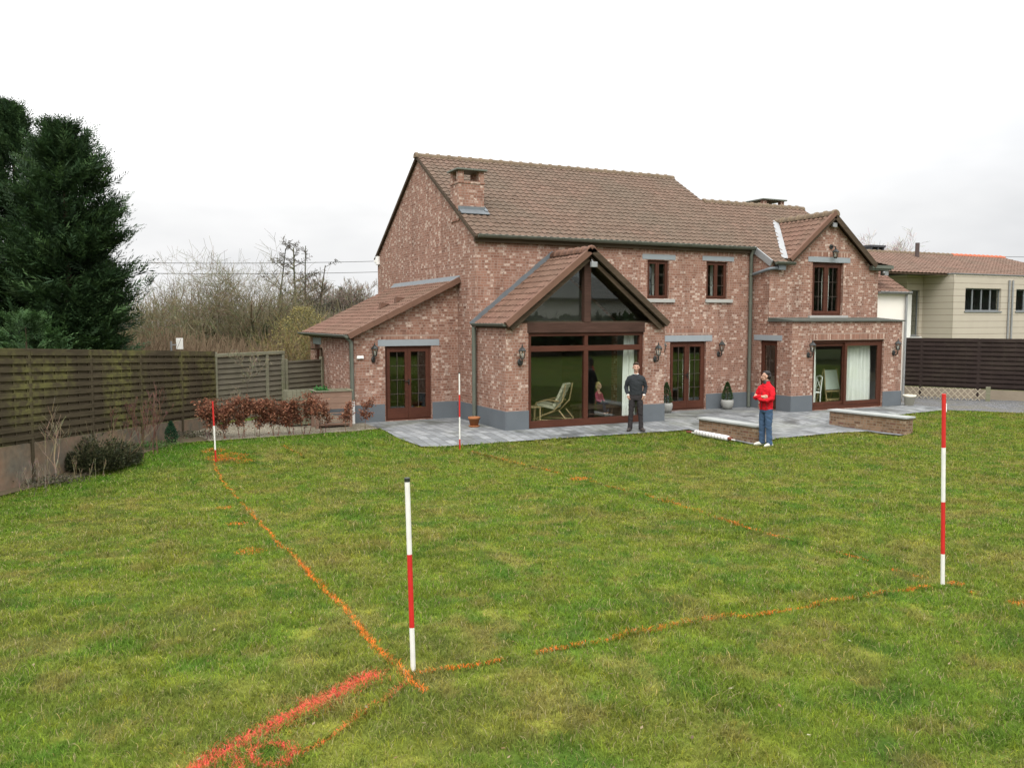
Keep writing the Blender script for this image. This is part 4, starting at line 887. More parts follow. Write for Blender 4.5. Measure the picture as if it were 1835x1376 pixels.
def topiary(x,y,label,cone_h,pot_r,pot_h):
    t=thing('potted_topiary',label,'potted plant',(x,y,g(x,y)+.014))
    m=MB(); m.lathe([(0,0),(pot_r*.62,0),(pot_r*.9,pot_h*.35),(pot_r,pot_h*.7),(pot_r*.92,pot_h),(pot_r*.84,pot_h),(pot_r*.82,pot_h-.03),(0,pot_h-.03)],(0,0,0),22); m.build('pot',MT['stone_pot'],t)
    rg=random.Random(int(x*10))
    def sh(r):
        h=r.random()**.8; a=r.uniform(0,2*pi); rad=pot_r*.92*(1-h)**.75*(.6+.45*min(1,h*6))*r.uniform(.75,1.04); return (rad*cos(a),rad*sin(a),pot_h-.02+h*cone_h),(cos(a),sin(a),.3)
    V,F,C=leafcloud(2600,sh,.035,rg,[(.03,.055,.02),(.045,.085,.03),(.06,.10,.03)],1.7); npmesh('foliage',V,F,m_leaf,C,t)
    m=MB(); m.tube([(0,0,pot_h-.05),(0,0,pot_h+cone_h*.7)],[.02,.006],6); m.build('stem',MT['fascia'],t)
topiary(8.33,-.32,'clipped cone topiary in a grey stone pot right of the garden french door',.56,.20,.30)
topiary(6.05,-.30,'clipped cone topiary half hidden behind the right bay pillar',.62,.19,.30)
def pot(x,y,r,h,mat,label,saucer=False):
    t=thing('flower_pot',label,'flower pot',(x,y,g(x,y)+.014)); m=MB(); z=0
    if saucer: m.lathe([(0,0),(r*.85,0),(r*.95,.04),(r*.85,.04),(0,.03)],(0,0,0),24); z=.03
    m.lathe([(0,z),(r*.66,z),(r*.9,h*.78),(r*1.0,h*.78),(r*1.04,h),(r*.93,h),(r*.88,h*.8),(0,h*.8)],(0,0,0),24); m.build('pot',mat,t)
    m=MB(); m.lathe([(0,h*.86),(r*.9,h*.86)],(0,0,0),18); m.build('soil',MT['soil'],t)
pot(-.42,-.85,.155,.26,MT['terracotta'],'brown terracotta flower pot by the bay side wall',True)
pot(14.42,-1.95,.20,.34,MT['cream_pot'],'cream flower pot at the right corner of the house')
# raised wooden planter
t=thing('raised_planter','weathered wooden raised planter on legs against the lean-to','planter',(-3.75,.80,0),.03)
PW=m_wood('planter_wood',((.17,.105,.075),(.235,.15,.11),(.29,.20,.15))); 
m=MB()
for k in range(3): z=.50+.15*k; m.box(-.47,-.26,z,.47,-.235,z+.145); m.box(-.47,.235,z,.47,.26,z+.145); m.box(-.47,-.234,z,-.445,.234,z+.145); m.box(.445,-.234,z,.47,.234,z+.145)
m.build('trough',PW,t,bevel=.004)
m=MB(); m.box(-.50,-.29,.955,.50,-.22,.985); m.box(-.50,.22,.955,.50,.29,.985); m.box(-.50,-.219,.955,-.43,.219,.985); m.box(.43,-.219,.955,.50,.219,.985); m.build('rim',MT['post_wood'],t)
for sx in (-.44,.44):
    for sy in (-.22,.22): m=MB(); m.box(sx-.035,sy-.035,0,sx+.035,sy+.035,.5); m.build('leg',PW,t)
m=MB()
for k in range(5): m.box(-.42,-.23,.10+.07*k,.42,-.21,.125+.07*k)
m.box(-.42,-.2,.06,.42,.2,.09); m.build('shelf',PW,t)
m=MB(); m.box(-.44,-.23,.86,.44,.23,.9); m.build('soil',MT['soil'],t)
rg=random.Random(5)
V,F,C=leafcloud(380,lambda r:((-.25+r.gauss(0,.09),r.gauss(0,.08),.92+abs(r.gauss(0,.05))),(r.gauss(0,1),r.gauss(0,1),1.2)),.075,rg,[(.04,.14,.035),(.06,.18,.05)],2.)
t=thing('herb_plant','green herb tuft growing in the raised wooden planter','plant',(-3.75,.80,0)); npmesh('foliage',V,F,m_leaf,C,t)
t=thing('log_crate','grey wooden crate beside the raised planter in front of the gate','crate',(-4.45,1.5,0),.1)
m=MB()
for k in range(6):
    for yy in (-.2,.2): m.box(-.33+.11*k,yy-.012,.05,-.23+.11*k,yy+.012,.95)
for k in range(4):
    for xx in (-.34,.34): m.box(xx-.012,-.2+.1*k,.05,xx+.012,-.11+.1*k,.95)
m.build('boards',MT['post_wood'],t); m=MB(); m.box(-.34,-.2,.05,.34,.2,.09); m.build('bottom',MT['post_wood'],t)
# roll of striped sheeting in the grass
d=Vector((5.49-5.36,-5.2+3.65,0)); x,y=4.50,-4.35
t=thing('rolled_bundle','white roll with grey stripes lying in the grass along the low wall','bundle',(x,y,g(x,y)),math.atan2(-1.25,.06))
def m_stripe():
    t=NT('striped_wrap'); o=t.obj(); x,y,z=t.sep(o); s=t.math('FRACT',t.math('MULTIPLY',t.math('ADD',x,t.math('MULTIPLY',y,.6)),9.)); k=t.math('LESS_THAN',s,.22)
    return t.bsdf(t.mix(t.math('MULTIPLY',k,.8),(.68,.66,.64),(.30,.27,.27)),.6,.3)
m=MB(); m.tube([(-.62,0,.075),(-.6,0,.075),(.58,0,.07),(.6,0,.07)],[.045,.070,.066,.045],14); m.build('wrap',m_stripe(),t)
m=MB(); m.tube([(-.9,.02,.05),(.82,-.01,.055)],.016,8); m.build('rod',MT['pole_white'],t); m=MB(); m.tube([(.6,0,.07),(.70,0,.065)],.045,10); m.tube([(-.98,.02,.05),(-.78,.02,.055)],.03,8); m.build('rod_end',plain('red_brown_cap',(.16,.05,.03),.6),t)
# white sign board above the mossy fence
t=thing('sign_board','small white board on a bracket showing above the mossy fence','sign board',(-6.66,11.28,0),.5)
m=MB(); m.box(-.12,-.02,1.75,.14,.02,2.15); m.build('board',MT['white'],t,bevel=.01); m=MB(); m.tube([(-.32,0,0),(-.32,0,2.05)],.035,8); m.beam((-.3,0,1.92),(-.12,0,1.92),.03,.04); m.build('post',MT['zinc'],t)
# overhead wires
def wire(a,b,label):
    a=Vector(a);b=Vector(b); e=(b-a); a=a-e*.6; b=b+e*.35; m=MB(); P=[a.lerp(b,k/14)+Vector((0,0,-.25*4*(k/14)*(1-k/14))) for k in range(15)]; m.tube(P,.016,5,caps=False); tag(m.build('overhead_wire',MT['black']),label,'wire','overhead wires behind the garden')
wire((-7.3,28.5,6.05),(6.98,32.87,6.75),'upper overhead wire crossing the sky left of the house')
wire((-7.3,28.5,5.5),(6.98,32.87,6.05),'lower overhead wire crossing the bare trees left of the house')
m=MB(); m.tube([(44,20.5,7.3),(60,14.5,7.1)],.016,5); tag(m.build('overhead_wire',MT['black']),'thin overhead wire to the right of the neighbour house ridge','wire','overhead wires behind the garden')

# ================================================================ neighbour house
NB=thing('neighbour_house','beige clad neighbour house with brown tiled roof behind the dark fence','house',(30.9,9.0,0))
def m_clad():
    t=NT('beige_cladding'); o=t.obj(); x,y,z=t.sep(o); f=t.math('FRACT',t.math('MULTIPLY',z,3.0)); gr=t.math('LESS_THAN',f,.09); k=t.math('MULTIPLY_ADD',t.noise(o,1.2,3),.16,.92)
    c=t.mix(gr,(.44,.392,.318),(.25,.215,.172)); c=t.mix(1.,c,t.comb(k,k,k),'MULTIPLY'); return t.bsdf(c,.7,.2,0.,t.bump(f,.6,.03))
CL=m_clad(); GF=plain('grey_frame',(.16,.17,.175),.5,.4,.08)
def wallN(mb,axis,c,inw,u0,u1,z0,z1,holes): wall(mb,axis,c,inw,[(u0,z1),(u1,z1)],z0,holes,t=.25)
mb=MB(); wallN(mb,'y',0,1,0,12,-.5,5.14,[(.91,3.79,3.22,4.43),(5.05,7.6,3.22,4.43)]); wallN(mb,'x',0,1,0,1.85,-.5,5.14,[]); wallN(mb,'y',1.85,1,-1.25,-.001,-.5,5.14,[(-.88,-.25,1.9,4.35)]); wallN(mb,'x',-1.25,1,1.85,6,-.5,5.14,[])
mb.build('wall',[CL,MT['plaster']],NB)
mb=MB(); mb.prism([(-1.3,1.8,5.145),(-.02,1.8,5.145),(-.05,-.05,5.145),(12,-.05,5.145),(12,8,5.145),(-1.3,8,5.145)],(0,0,.05)); mb.build('roof_edge',GF,NB)
mb=MB(); mb.box(-.03,-.03,-.5,.05,-.002,5.13); mb.build('corner_trim',CL,NB)
def nwin(x0,x1,z0,z1,n,y):
    f=MB(); yy=y+.14; f.box(x0,yy-.03,z0,x1,yy+.03,z0+.07); f.box(x0,yy-.03,z1-.06,x1,yy+.03,z1)
    for k in range(n+1): xx=x0+(x1-x0)*k/n; f.box(xx-.035 if k else xx,yy-.028,z0+.071,xx+.035 if k<n else xx,yy+.028,z1-.061)
    w=f.build('window',GF,NB); p=MB(); p.box(x0+.01,yy,z0+.03,x1-.01,yy+.006,z1-.03); p.build('pane',MT['glass'],w); s=MB(); s.box(x0-.05,y-.05,z0-.06,x1+.05,y+.1,z0-.001); s.build('sill',GF,w)
nwin(.91,3.79,3.22,4.43,4,0); nwin(5.05,7.6,3.22,4.43,3,0); nwin(-.88,-.25,1.9,4.35,1,1.85)
mb=MB(); mb.box(.2,1.5,-.2,11.8,1.6,5.0); mb.box(-1.1,3.2,-.2,-.05,3.3,5.); mb.build('partition_wall',plain('dark_inside',(.06,.06,.06)),NB)
for x in (4.38,4.67): mb=MB(); mb.tube([(x,-.06,-.5),(x,-.06,4.9)],.05,8); mb.build('downpipe',MT['zinc'],NB)
mb=MB(); mb.box(-1.26,1.80,-.5,-.9,1.848,4.1); mb.box(-.899,1.80,-.5,-.02,1.848,1.85); mb.build('white_panel',MT['white'],NB)
RSN=(6.66-5.2)/(5.5-.5); nr=tileroof('roof',(-8,.35,5.18),(1,0,0),(0,1,RSN),19.8,5.2*sqrt(1+RSN**2),MT['tile_far'],NB,tw=.28,th=.38)
ridge('ridge_tiles',(-8,5.5,6.70),(7.0,5.5,6.70),nr,r=.15,step=.42); ridge('ridge_tiles',(7.0,5.5,6.70),(11.9,5.5,6.70),nr,r=.15,step=.42,mat=plain('new_ridge',(.42,.12,.06),.8,.2,.2))
mb=MB(); mb.prism([(-8,5.5,6.62),(11.8,5.5,6.62),(11.8,10.5,5.1),(-8,10.5,5.1)],(0,0,-.05)); mb.prism([(-8,.4,5.16),(11.75,.4,5.16),(11.75,5.5,6.62),(-8,5.5,6.62)],(0,0,-.06)); mb.build('rear_slope',MT['tile'],nr)
mb=MB(); mb.prism([(11.82,.3,5.12),(11.82,5.5,6.68),(11.82,10.5,5.1)],(.04,0,0)); mb.build('verge_board',MT['verge'],nr)
mb=MB(); 
for a in (0,.55,1.0): mb.box(.9+a,6.2,6.1,1.02+a,6.8,7.05)
mb.box(.85,6.15,7.05,2.07,6.85,7.17); mb.box(.9,6.2,6.0,2.02,6.8,6.82); mb.build('chimney',plain('dark_slate',(.05,.05,.055)),NB)
mb=MB(); mb.tube([(2.6,4.4,6.2),(2.6,4.4,7.2)],.12,10); mb.build('flue',plain('flue_brown',(.07,.05,.045)),NB)
mb=MB(); mb.box(-8,10.2,-.5,11.5,10.3,5.1); mb.build('wall',CL,NB)
# grey shed far behind the bushes
t=thing('field_shed','low grey shed behind the bare bushes on the left','shed',(-6.35,44.5,0),.3)
m=MB(); m.box(-3.2,0,-.6,2.2,4,2.2); m.build('wall',plain('shed_wall',(.21,.20,.19)),t); m=MB(); m.prism([(-3.5,-.3,2.2),(2.5,-.3,2.2),(2.5,2,2.75),(-3.5,2,2.75)],(0,0,.06)); m.prism([(-3.5,4.3,2.2),(2.5,4.3,2.2),(2.5,2,2.75),(-3.5,2,2.75)],(0,0,.06)); m.build('roof',plain('shed_roof',(.15,.15,.155)),t)

# ================================================================ inside the rooms
def curtain(x0,x1,z0,z1,y,label,n=None,flare=0.):
    n=n or int((x1-x0)/.012)+12; m=MB(); rows=8; V=[]
    for r in range(rows+1):
        f=r/rows; zz=z1+(z0-z1)*f
        for k in range(n+1):
            q=k/n; xx=x0+(x1-x0)*q; xx+=flare*f*(q-.5)+.008*sin(q*31+f*2); V.append((xx,y+.045*sin(q*(x1-x0)*40+.5*sin(f*3))+.012*sin(q*17+f*4),zz))
    m.idx(V,[(r*(n+1)+k,r*(n+1)+k+1,(r+1)*(n+1)+k+1,(r+1)*(n+1)+k) for r in range(rows) for k in range(n)]); return tag(m.build('curtain',MT['curtain']),label,'curtain',None)
curtain(3.72,4.02,.12,2.40,-1.55,'white curtain inside the right edge of the glazed bay',flare=.12)
curtain(7.32,7.56,.12,2.05,.6,'pale curtain inside the right leaf of the garden french door')
curtain(6.08,6.26,3.5,4.5,.55,'pale curtain in the small upstairs window above the bay roof')
curtain(8.30,8.50,3.5,4.5,.55,'pale curtain in the small upstairs window nearer the downpipe')
curtain(10.48,10.80,.08,2.06,-1.45,'white curtain at the left end of the sliding door',flare=.1)
curtain(12.15,13.15,.08,2.06,-1.45,'wide white curtain at the right end of the sliding door',flare=.15)
curtain(12.05,12.3,3.0,4.5,-.42,'dim curtain behind the tall upstairs window of the wing')
# cream armchair in the bay
t=thing('armchair','cream armchair with wooden frame inside the left bay pane','armchair',(2.2,-.75,.036),.75)
m=MB()
for k in range(5):
    a,b=k/5,(k+.86)/5; P=lambda f:(0,.10-.32*f,.36+.66*f); p,q=P(a),P(b); m.prism([(-.28,p[1],p[2]),(.28,p[1],p[2]),(.28,q[1],q[2]),(-.28,q[1],q[2])],(0,.06,.03))
m.build('backrest',plain('cream_fabric',(.62,.59,.45),.9,.1,.06),t); m=MB(); m.prism([(-.28,.10,.33),(.28,.10,.33),(.28,.62,.42),(-.28,.62,.42)],(0,0,.08)); m.build('seat',plain('cream_fabric_seat',(.6,.57,.43),.9,.1,.06),t)
BW=plain('birch_wood',(.42,.30,.16),.6,.3,.1)
m=MB()
for sx in (-.31,.31): m.tube([(sx,.65,.05),(sx,.60,.5),(sx,.3,.58),(sx,-.05,.55)],.022,8); m.tube([(sx,.7,.03),(sx,.1,.28),(sx,-.15,.55),(sx,-.24,1.02)],.022,8); m.tube([(sx,.7,.025),(sx,-.3,.02)],.022,8); m.tube([(sx,-.3,.02),(sx,-.05,.3)],.02,8)
m.build('frame',BW,t)
t=thing('side_table','small wooden stool table beside the cream armchair','side table',(1.30,-.75,.036)); m=MB(); m.box(-.2,-.2,.40,.2,.2,.43); m.build('top',BW,t)
for sx in (-.17,.17):
    for sy in (-.17,.17): m=MB(); m.box(sx-.02,sy-.02,0,sx+.02,sy+.02,.4); m.build('leg',BW,t)
t=thing('bench','dark bench inside the right bay pane','bench',(3.3,-.9,.036)); m=MB(); m.box(-.75,-.25,.30,.75,.25,.42); m.build('seat',MT['fascia'],t,bevel=.02)
for sx in (-.65,.65): m=MB(); m.box(sx-.04,-.2,0,sx+.04,.2,.3); m.build('leg',MT['fascia'],t)
# white cross-back chair, easel and kitchen units behind the sliding door
t=thing('dining_chair','white cross-back chair inside the sliding door by the left curtain','chair',(11.15,-1.0,.036),-1.9)
m=MB(); m.box(-.21,-.2,.44,.21,.2,.48); m.build('seat',MT['white'],t,bevel=.01)
for sx in (-.18,.18):
    m=MB(); m.tube([(sx,-.18,0),(sx,-.18,.44)],.02,6); m.build('leg',MT['white'],t); m=MB(); m.tube([(sx,.18,0),(sx,.19,.45),(sx,.24,.95)],.02,6); m.build('leg',MT['white'],t)
m=MB(); m.tube([(-.18,.24,.94),(0,.26,.97),(.18,.24,.94)],.022,6); m.tube([(-.18,.2,.55),(.18,.235,.9)],.012,6); m.tube([(.18,.2,.55),(-.18,.235,.9)],.012,6); m.tube([(-.18,.2,.55),(.18,.2,.55)],.014,6); m.build('backrest',MT['white'],t)
t=thing('easel','pale drawing easel with wooden frame behind the sliding door','easel',(12.15,-.9,.036),0)
m=MB(); m.prism([(-.3,0,.50),(.3,0,.50),(.27,.12,1.12),(-.27,.12,1.12)],(0,.015,0)); m.build('board',plain('pale_board',(.60,.66,.60),.4,.3,.03),t)
m=MB()
for sx in (-.31,.31): m.beam((sx,-.06,0),(sx*.9,.13,1.16),.03,.03); m.beam((sx,.42,0),(sx*.9,.15,1.16),.03,.03)
m.beam((-.32,-.02,.45),(.32,-.02,.45),.05,.05); m.beam((-.32,-.05,.18),(.32,-.05,.18),.03,.06); m.build('frame',BW,t)
t=thing('kitchen_units','cream kitchen counter deep in the room behind the sliding door','kitchen counter',(11.6,.6,.036)); m=MB(); m.box(-1.3,0,0,.6,.6,.88); m.build('cabinet',plain('cream_unit',(.42,.39,.30)),t); m=MB(); m.box(-1.33,-.03,.88,.63,.62,.92); m.build('worktop',MT['black'],t)
# things seen low behind the lean-to door
rg=random.Random(3)
for i,(x,w,h,c,lab) in enumerate(((-1.92,.2,.34,(.28,.36,.22),'green toy box behind the lean-to door'),(-1.58,.2,.30,(.30,.34,.42),'pale blue storage box behind the lean-to door'),(-1.18,.22,.3,(.34,.34,.42),'lilac storage box behind the right leaf of the lean-to door'),(-.98,.16,.36,(.62,.42,.03),'yellow toy crate behind the right leaf of the lean-to door'))):
    t=thing('storage_box',lab,'storage box',(x,1.72,.031),0,'boxes behind the lean-to door'); m=MB(); m.box(-w/2,0,0,w/2,.2,h*.7); m.build('body',plain('box_body',c,.5,.3,.3,9),t,bevel=.01); m=MB(); m.box(-w/2-.01,-.01,h*.7,w/2+.01,.21,h*.8); m.build('lid',plain('box_lid',tuple(q*.7 for q in c),.5),t)
# ================================================================ trees and shrubs
def tubes_np(segs, cols):
    """segs: list of (p0,p1,r0,r1); three-sided tapered tubes, thicker ones six-sided"""
    P0=np.array([s[0] for s in segs]); P1=np.array([s[1] for s in segs]); R0=np.array([s[2] for s in segs]); R1=np.array([s[3] for s in segs]); C=np.array(cols)
    D=P1-P0; D/=np.maximum(np.linalg.norm(D,axis=1),1e-6)[:,None]; ref=np.where(np.abs(D[:,2:3])>.9,np.array([[1.,0,0]]),np.array([[0,0,1.]])); A=np.cross(D,ref); A/=np.linalg.norm(A,axis=1)[:,None]; B=np.cross(D,A)
    outV=[];outF=[];outC=[];off=0
    for n,sel in ((3,R0<.03),(7,R0>=.03)):
        m=sel.sum()
        if not m: continue
        t=np.arange(n)*2*pi/n; ring=A[sel][:,None,:]*np.cos(t)[None,:,None]+B[sel][:,None,:]*np.sin(t)[None,:,None]
        v0=P0[sel][:,None,:]+ring*R0[sel][:,None,None]; v1=P1[sel][:,None,:]+ring*R1[sel][:,None,None]; V=np.concatenate([v0,v1],1).reshape(-1,3)
        b=np.arange(m)[:,None]*2*n+off; j=np.arange(n)[None,:]; j2=(j+1)%n; F=np.stack([b+j,b+j2,b+n+j2,b+n+j],2).reshape(-1,4)
        outV.append(V); outF.append(F); outC.append(np.repeat(C[sel],2*n,0)); off+=len(V)
    return np.concatenate(outV),np.concatenate(outF),np.concatenate(outC)
def grow(rg, p, d, L, r, lev, segs, cols, kids=(3,5), spread=.7, up=.25, shrink=.62, cthick=(.09,.08,.055), cthin=(.16,.13,.09), step=4, tips=None, wob=.13, minr=.004):
    """a limb of `step` pieces that bends and throws side limbs"""
    p=Vector(p); d=Vector(d).normalized(); P=[p.copy()]; n=step
    for i in range(n):
        d=(d+Vector((rg.gauss(0,wob),rg.gauss(0,wob),rg.gauss(0,wob)+up*.12))).normalized(); q=p+d*(L/n); ra=max(minr,r*(1-.75*i/n)); rb=max(minr*.8,r*(1-.75*(i+1)/n)); segs.append((tuple(p),tuple(q),ra,rb)); w=min(1,r/.06); cols.append(tuple((a*w+b*(1-w))*rg.uniform(.8,1.2) for a,b in zip(cthick,cthin))); p=q; P.append((p.copy()))
    if lev>0:
        for k in range(rg.randint(*kids)):
            f=rg.uniform(.25,1.); i=min(n-1,int(f*n)); s=P[i].lerp(P[i+1],f*n-i); a=rg.uniform(0,2*pi); o=d.orthogonal().normalized(); o=Matrix.Rotation(a,3,d)@o; nd=(d*(1-spread*.55)+o*spread+Vector((0,0,up))).normalized()
            grow(rg,s,nd,L*shrink*rg.uniform(.75,1.2),max(minr,r*(1-.7*f)*.62),lev-1,segs,cols,kids,spread,up,shrink,cthick,cthin,max(2,step-1),tips,wob,minr)
    elif tips is not None: tips.append((tuple(p),tuple(d)))
def bare_tree(name,label,cat,x,y,h,stems,rg,lev=4,lean=.5,r=.07,kids=(3,5),spread=.7,up=.25,shrink=.6,cthick=(.085,.08,.05),cthin=(.17,.14,.095),group=None,base=None,minr=.006,first=.5,zb=None,wob=.11):
    z=g(x,y) if zb is None else zb; t=thing(name,label,cat,(x,y,z),0,group); S1=[];C1=[];S2=[];C2=[]
    for k in range(stems):
        a=2*pi*k/stems+rg.uniform(-.5,.5); l=lean*rg.uniform(.3,1.2); d=Vector((cos(a)*l,sin(a)*l,1)).normalized(); b=Vector((cos(a)*.12*stems**.5*(stems>1),sin(a)*.12*stems**.5*(stems>1),-.05)); s=[];c=[]
        grow(rg,b,d,h*first*rg.uniform(.85,1.15),r*rg.uniform(.75,1.2),lev,s,c,kids,spread,up,shrink,cthick,cthin,5,None,wob,minr)
        for q,w in zip(s,c):
            (S1 if q[2]>r*.45 else S2).append(q); (C1 if q[2]>r*.45 else C2).append(w)
    zt=max(q[1][2] for q in S1+S2); f=h/zt
    S1=[((a[0]*f,a[1]*f,a[2]*f),(b[0]*f,b[1]*f,b[2]*f),u,v) for a,b,u,v in S1]; S2=[((a[0]*f,a[1]*f,a[2]*f),(b[0]*f,b[1]*f,b[2]*f),u,v) for a,b,u,v in S2]
    for nm,s_,c_ in (('trunk' if stems==1 else 'stems',S1,C1),('crown',S2,C2)):
        if s_: V,F,C=tubes_np(s_,c_); npmesh(nm,V,F,m_bark,C,t)
    return t
def dirw(px,D): # point on the ground in the direction of a photograph column, D metres out (setting-out only)
    l=(px-917.5)/1512.5*D; return CAM.x+l*cos(YAW)+D*sin(YAW), CAM.y-l*sin(YAW)+D*cos(YAW)
# ---- dark conifers behind the left fence
def conifer(x,y,h,prof,rg,label,nspray,cols,spl=.75,z0=-.1):
    t=thing('conifer_tree',label,'conifer',(x,y,z0)); P=np.array(prof)
    m=MB(); m.tube([(0,0,0),(0,0,h*.5),(0,0,h*.96)],[.018*h,.010*h,.002*h],8); m.build('trunk',MT['fascia'],t)
    V=[];F=[];C=[]; nl=15
    ph=[rg.uniform(0,6.28) for _ in range(6)]
    BRN=[]
    for i in range(max(60,nspray//26)):
        f=rg.random()**1.12; a=rg.uniform(0,2*pi); R=float(np.interp(f,P[:,0],P[:,1]))*rg.choice((.78,.88,.95,1.,1.06,1.18))
        R*=1+.10*sin(a*3+ph[0]+f*9)+.08*sin(a*5+ph[1]-f*17); BRN.append((f,a,R))
    for i in range(nspray):
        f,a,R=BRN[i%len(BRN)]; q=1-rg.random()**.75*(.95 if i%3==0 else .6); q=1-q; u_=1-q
        rad=R*(.12+.88*u_); o=Vector((cos(a),sin(a),0)); tn=Vector((-sin(a),cos(a),0)); wdt=.55*R*(1-u_*.6)+.14
        base=o*rad+tn*rg.gauss(0,wdt*.5)+Vector((0,0,f*h*.985+(u_**2)*.42*(.4+f)+rg.gauss(0,.11)))
        base.z=max(.05,min(h*1.0,base.z))
        d=(o*rg.uniform(.5,1.1)+tn*rg.gauss(0,.45)+Vector((0,0,rg.uniform(.05,.7)+f*.5))).normalized(); L=spl*rg.uniform(.45,1.35)*(1-.35*f); sd=d.cross(Vector((rg.gauss(0,.4),rg.gauss(0,.4),1))).normalized(); nn=sd.cross(d)
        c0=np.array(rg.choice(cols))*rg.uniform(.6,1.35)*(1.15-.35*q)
        p0=base-d*L*.45
        for k in range(nl):
            u=k/(nl-1); s=-1 if k%2 else 1; pp=p0+d*L*u+nn*(-.10*L*u*u*rg.uniform(0,1.5)); ll=L*.42*(1-.72*u)*rg.uniform(.7,1.25); ld=(d*.85+sd*s*.75+nn*rg.gauss(0,.28)).normalized() if k<nl-1 else d; w=ll*.085+.006; wv=ld.cross(nn+sd*rg.gauss(0,.6)).normalized()*w
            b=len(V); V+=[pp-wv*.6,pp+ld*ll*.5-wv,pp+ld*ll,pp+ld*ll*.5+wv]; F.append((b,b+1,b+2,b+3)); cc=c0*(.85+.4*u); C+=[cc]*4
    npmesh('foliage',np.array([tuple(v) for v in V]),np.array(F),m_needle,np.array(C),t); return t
DG=[(.019,.040,.015),(.026,.052,.018),(.036,.066,.022),(.022,.044,.019)]
LG=[(.028,.062,.02),(.038,.078,.024),(.046,.088,.028)]
x,y=dirw(40,26.5); conifer(x,y,9.45,[(0,2.6),(.15,3.0),(.4,2.6),(.6,2.15),(.75,1.65),(.86,.85),(.94,.3),(1,.03)],random.Random(2),'tallest dark green conifer with a pointed tip at the left edge',8600,DG)
x,y=dirw(128,24); conifer(x,y,8.25,[(0,1.15),(.12,1.32),(.3,1.48),(.45,1.60),(.6,1.62),(.72,1.5),(.83,1.25),(.91,.85),(.97,.42),(1,.05)],random.Random(5),'broad dark green conifer with ragged right side behind the mossy fence',10500,DG)
x,y=dirw(48,19.8); conifer(x,y,3.0,[(0,1.3),(.3,1.5),(.6,1.25),(.8,.8),(.93,.4),(1,.05)],random.Random(8),'small brighter green conifer low in front of the tall conifers',1500,LG,.5)
x,y=dirw(-105,24); conifer(x,y,8.4,[(0,2.6),(.4,2.7),(.7,1.9),(.9,.9),(1,.05)],random.Random(9),'dark conifer partly cut by the left edge of the view',5000,DG)
# ---- bare trees left of the house
OL=(.105,.105,.05); TW=(.165,.14,.08)
for i,(px,D,h,st,lab) in enumerate(((325,40,6.0,5,'spreading bare willow nearest the dark conifers'),(395,43,6.7,6,'bare multi stemmed willow in the middle of the left background'),(455,41,6.9,6,'tallest spreading bare willow with arching olive branches'),(275,46,5.6,4,'thin bare willow close beside the conifer edge'),(515,44,6.1,5,'bare willow bush in front of the slim dark trees'))):
    x,y=dirw(px,D); bare_tree('bare_willow',lab,'tree',x,y,h*(1.04 if px<480 else .9),st,random.Random(20+i),4,.80,.11,(4,5),.72,.16,.66,(.055,.055,.026),(.15,.13,.075),'bare trees beyond the garden fence',minr=.0058,zb=-.3,wob=.17)
for i,(px,D,h,lab) in enumerate(((486,56,8.4,'slim tall dark tree left of a close pair'),(530,56,8.5,'tall slim dark tree, left one of the close pair'),(546,57,8.3,'tall slim dark tree, right one of the close pair'),(567,58,7.2,'shorter slim dark tree right of the close pair'))):
    x,y=dirw(px,D); bare_tree('slim_tree',lab,'tree',x,y,h,1,random.Random(40+i),3,.08,.12,(15,19),.95,.05,.17,(.06,.055,.04),(.10,.085,.065),'slim trees beyond the garden fence',first=1.,minr=.0072,zb=-.3,wob=.025)
for i,(px,D,h,lab) in enumerate(((592,66,7.0,'far bare tree just right of the slim dark trees'),(618,66,6.3,'far bare tree halfway to the house gable'),(642,68,6.6,'far bare tree left of the alarm box'),(662,70,6.9,'far bare tree touching the house gable'),(577,70,5.8,'low far bare tree behind the lean-to ridge'))):
    x,y=dirw(px,D); bare_tree('bare_tree',lab,'tree',x,y,h,2,random.Random(60+i),4,.3,.08,(5,7),.6,.35,.55,(.12,.10,.075),(.21,.175,.14),'bare trees beyond the garden fence',minr=.013,zb=-.3)
x,y=dirw(1612,70); bare_tree('bare_tree','pale bare tree rising behind the neighbour house roof','tree',x,y,10.6,3,random.Random(77),5,.45,.11,(4,5),.7,.2,.62,(.30,.25,.23),(.42,.36,.34),None,minr=.012,zb=-.3)
x,y=dirw(1578,74); bare_tree('bare_tree','small pale bare tree just right of the wing gable','tree',x,y,8.9,2,random.Random(78),4,.5,.09,(5,6),.75,.2,.62,(.30,.25,.23),(.42,.36,.34),None,minr=.013,zb=-.3)
# yellowish bush by the lean-to
x,y=dirw(545,33); t=bare_tree('yellow_bush','yellow brown leafy bush behind the grey garden gate','bush',x,y,3.5,9,random.Random(81),3,.55,.03,(4,6),.6,.3,.6,(.14,.12,.06),(.22,.18,.08),None,minr=.006,zb=-.2)
rg=random.Random(82)
def shy(r):
    a=r.uniform(0,2*pi); q=r.random()**.5; zz=r.uniform(.3,3.5); R=1.55*sin(min(1,zz/2.2)*pi/2)*(1-max(0,zz-2.2)/1.6); return (R*q*cos(a),R*q*sin(a),zz),(cos(a),sin(a),.4)
V,F,C=leafcloud(5200,shy,.085,rg,[(.20,.17,.06),(.26,.22,.08),(.17,.15,.07),(.15,.14,.06)],2.2); npmesh('foliage',V,F,m_dryleaf,C,t)
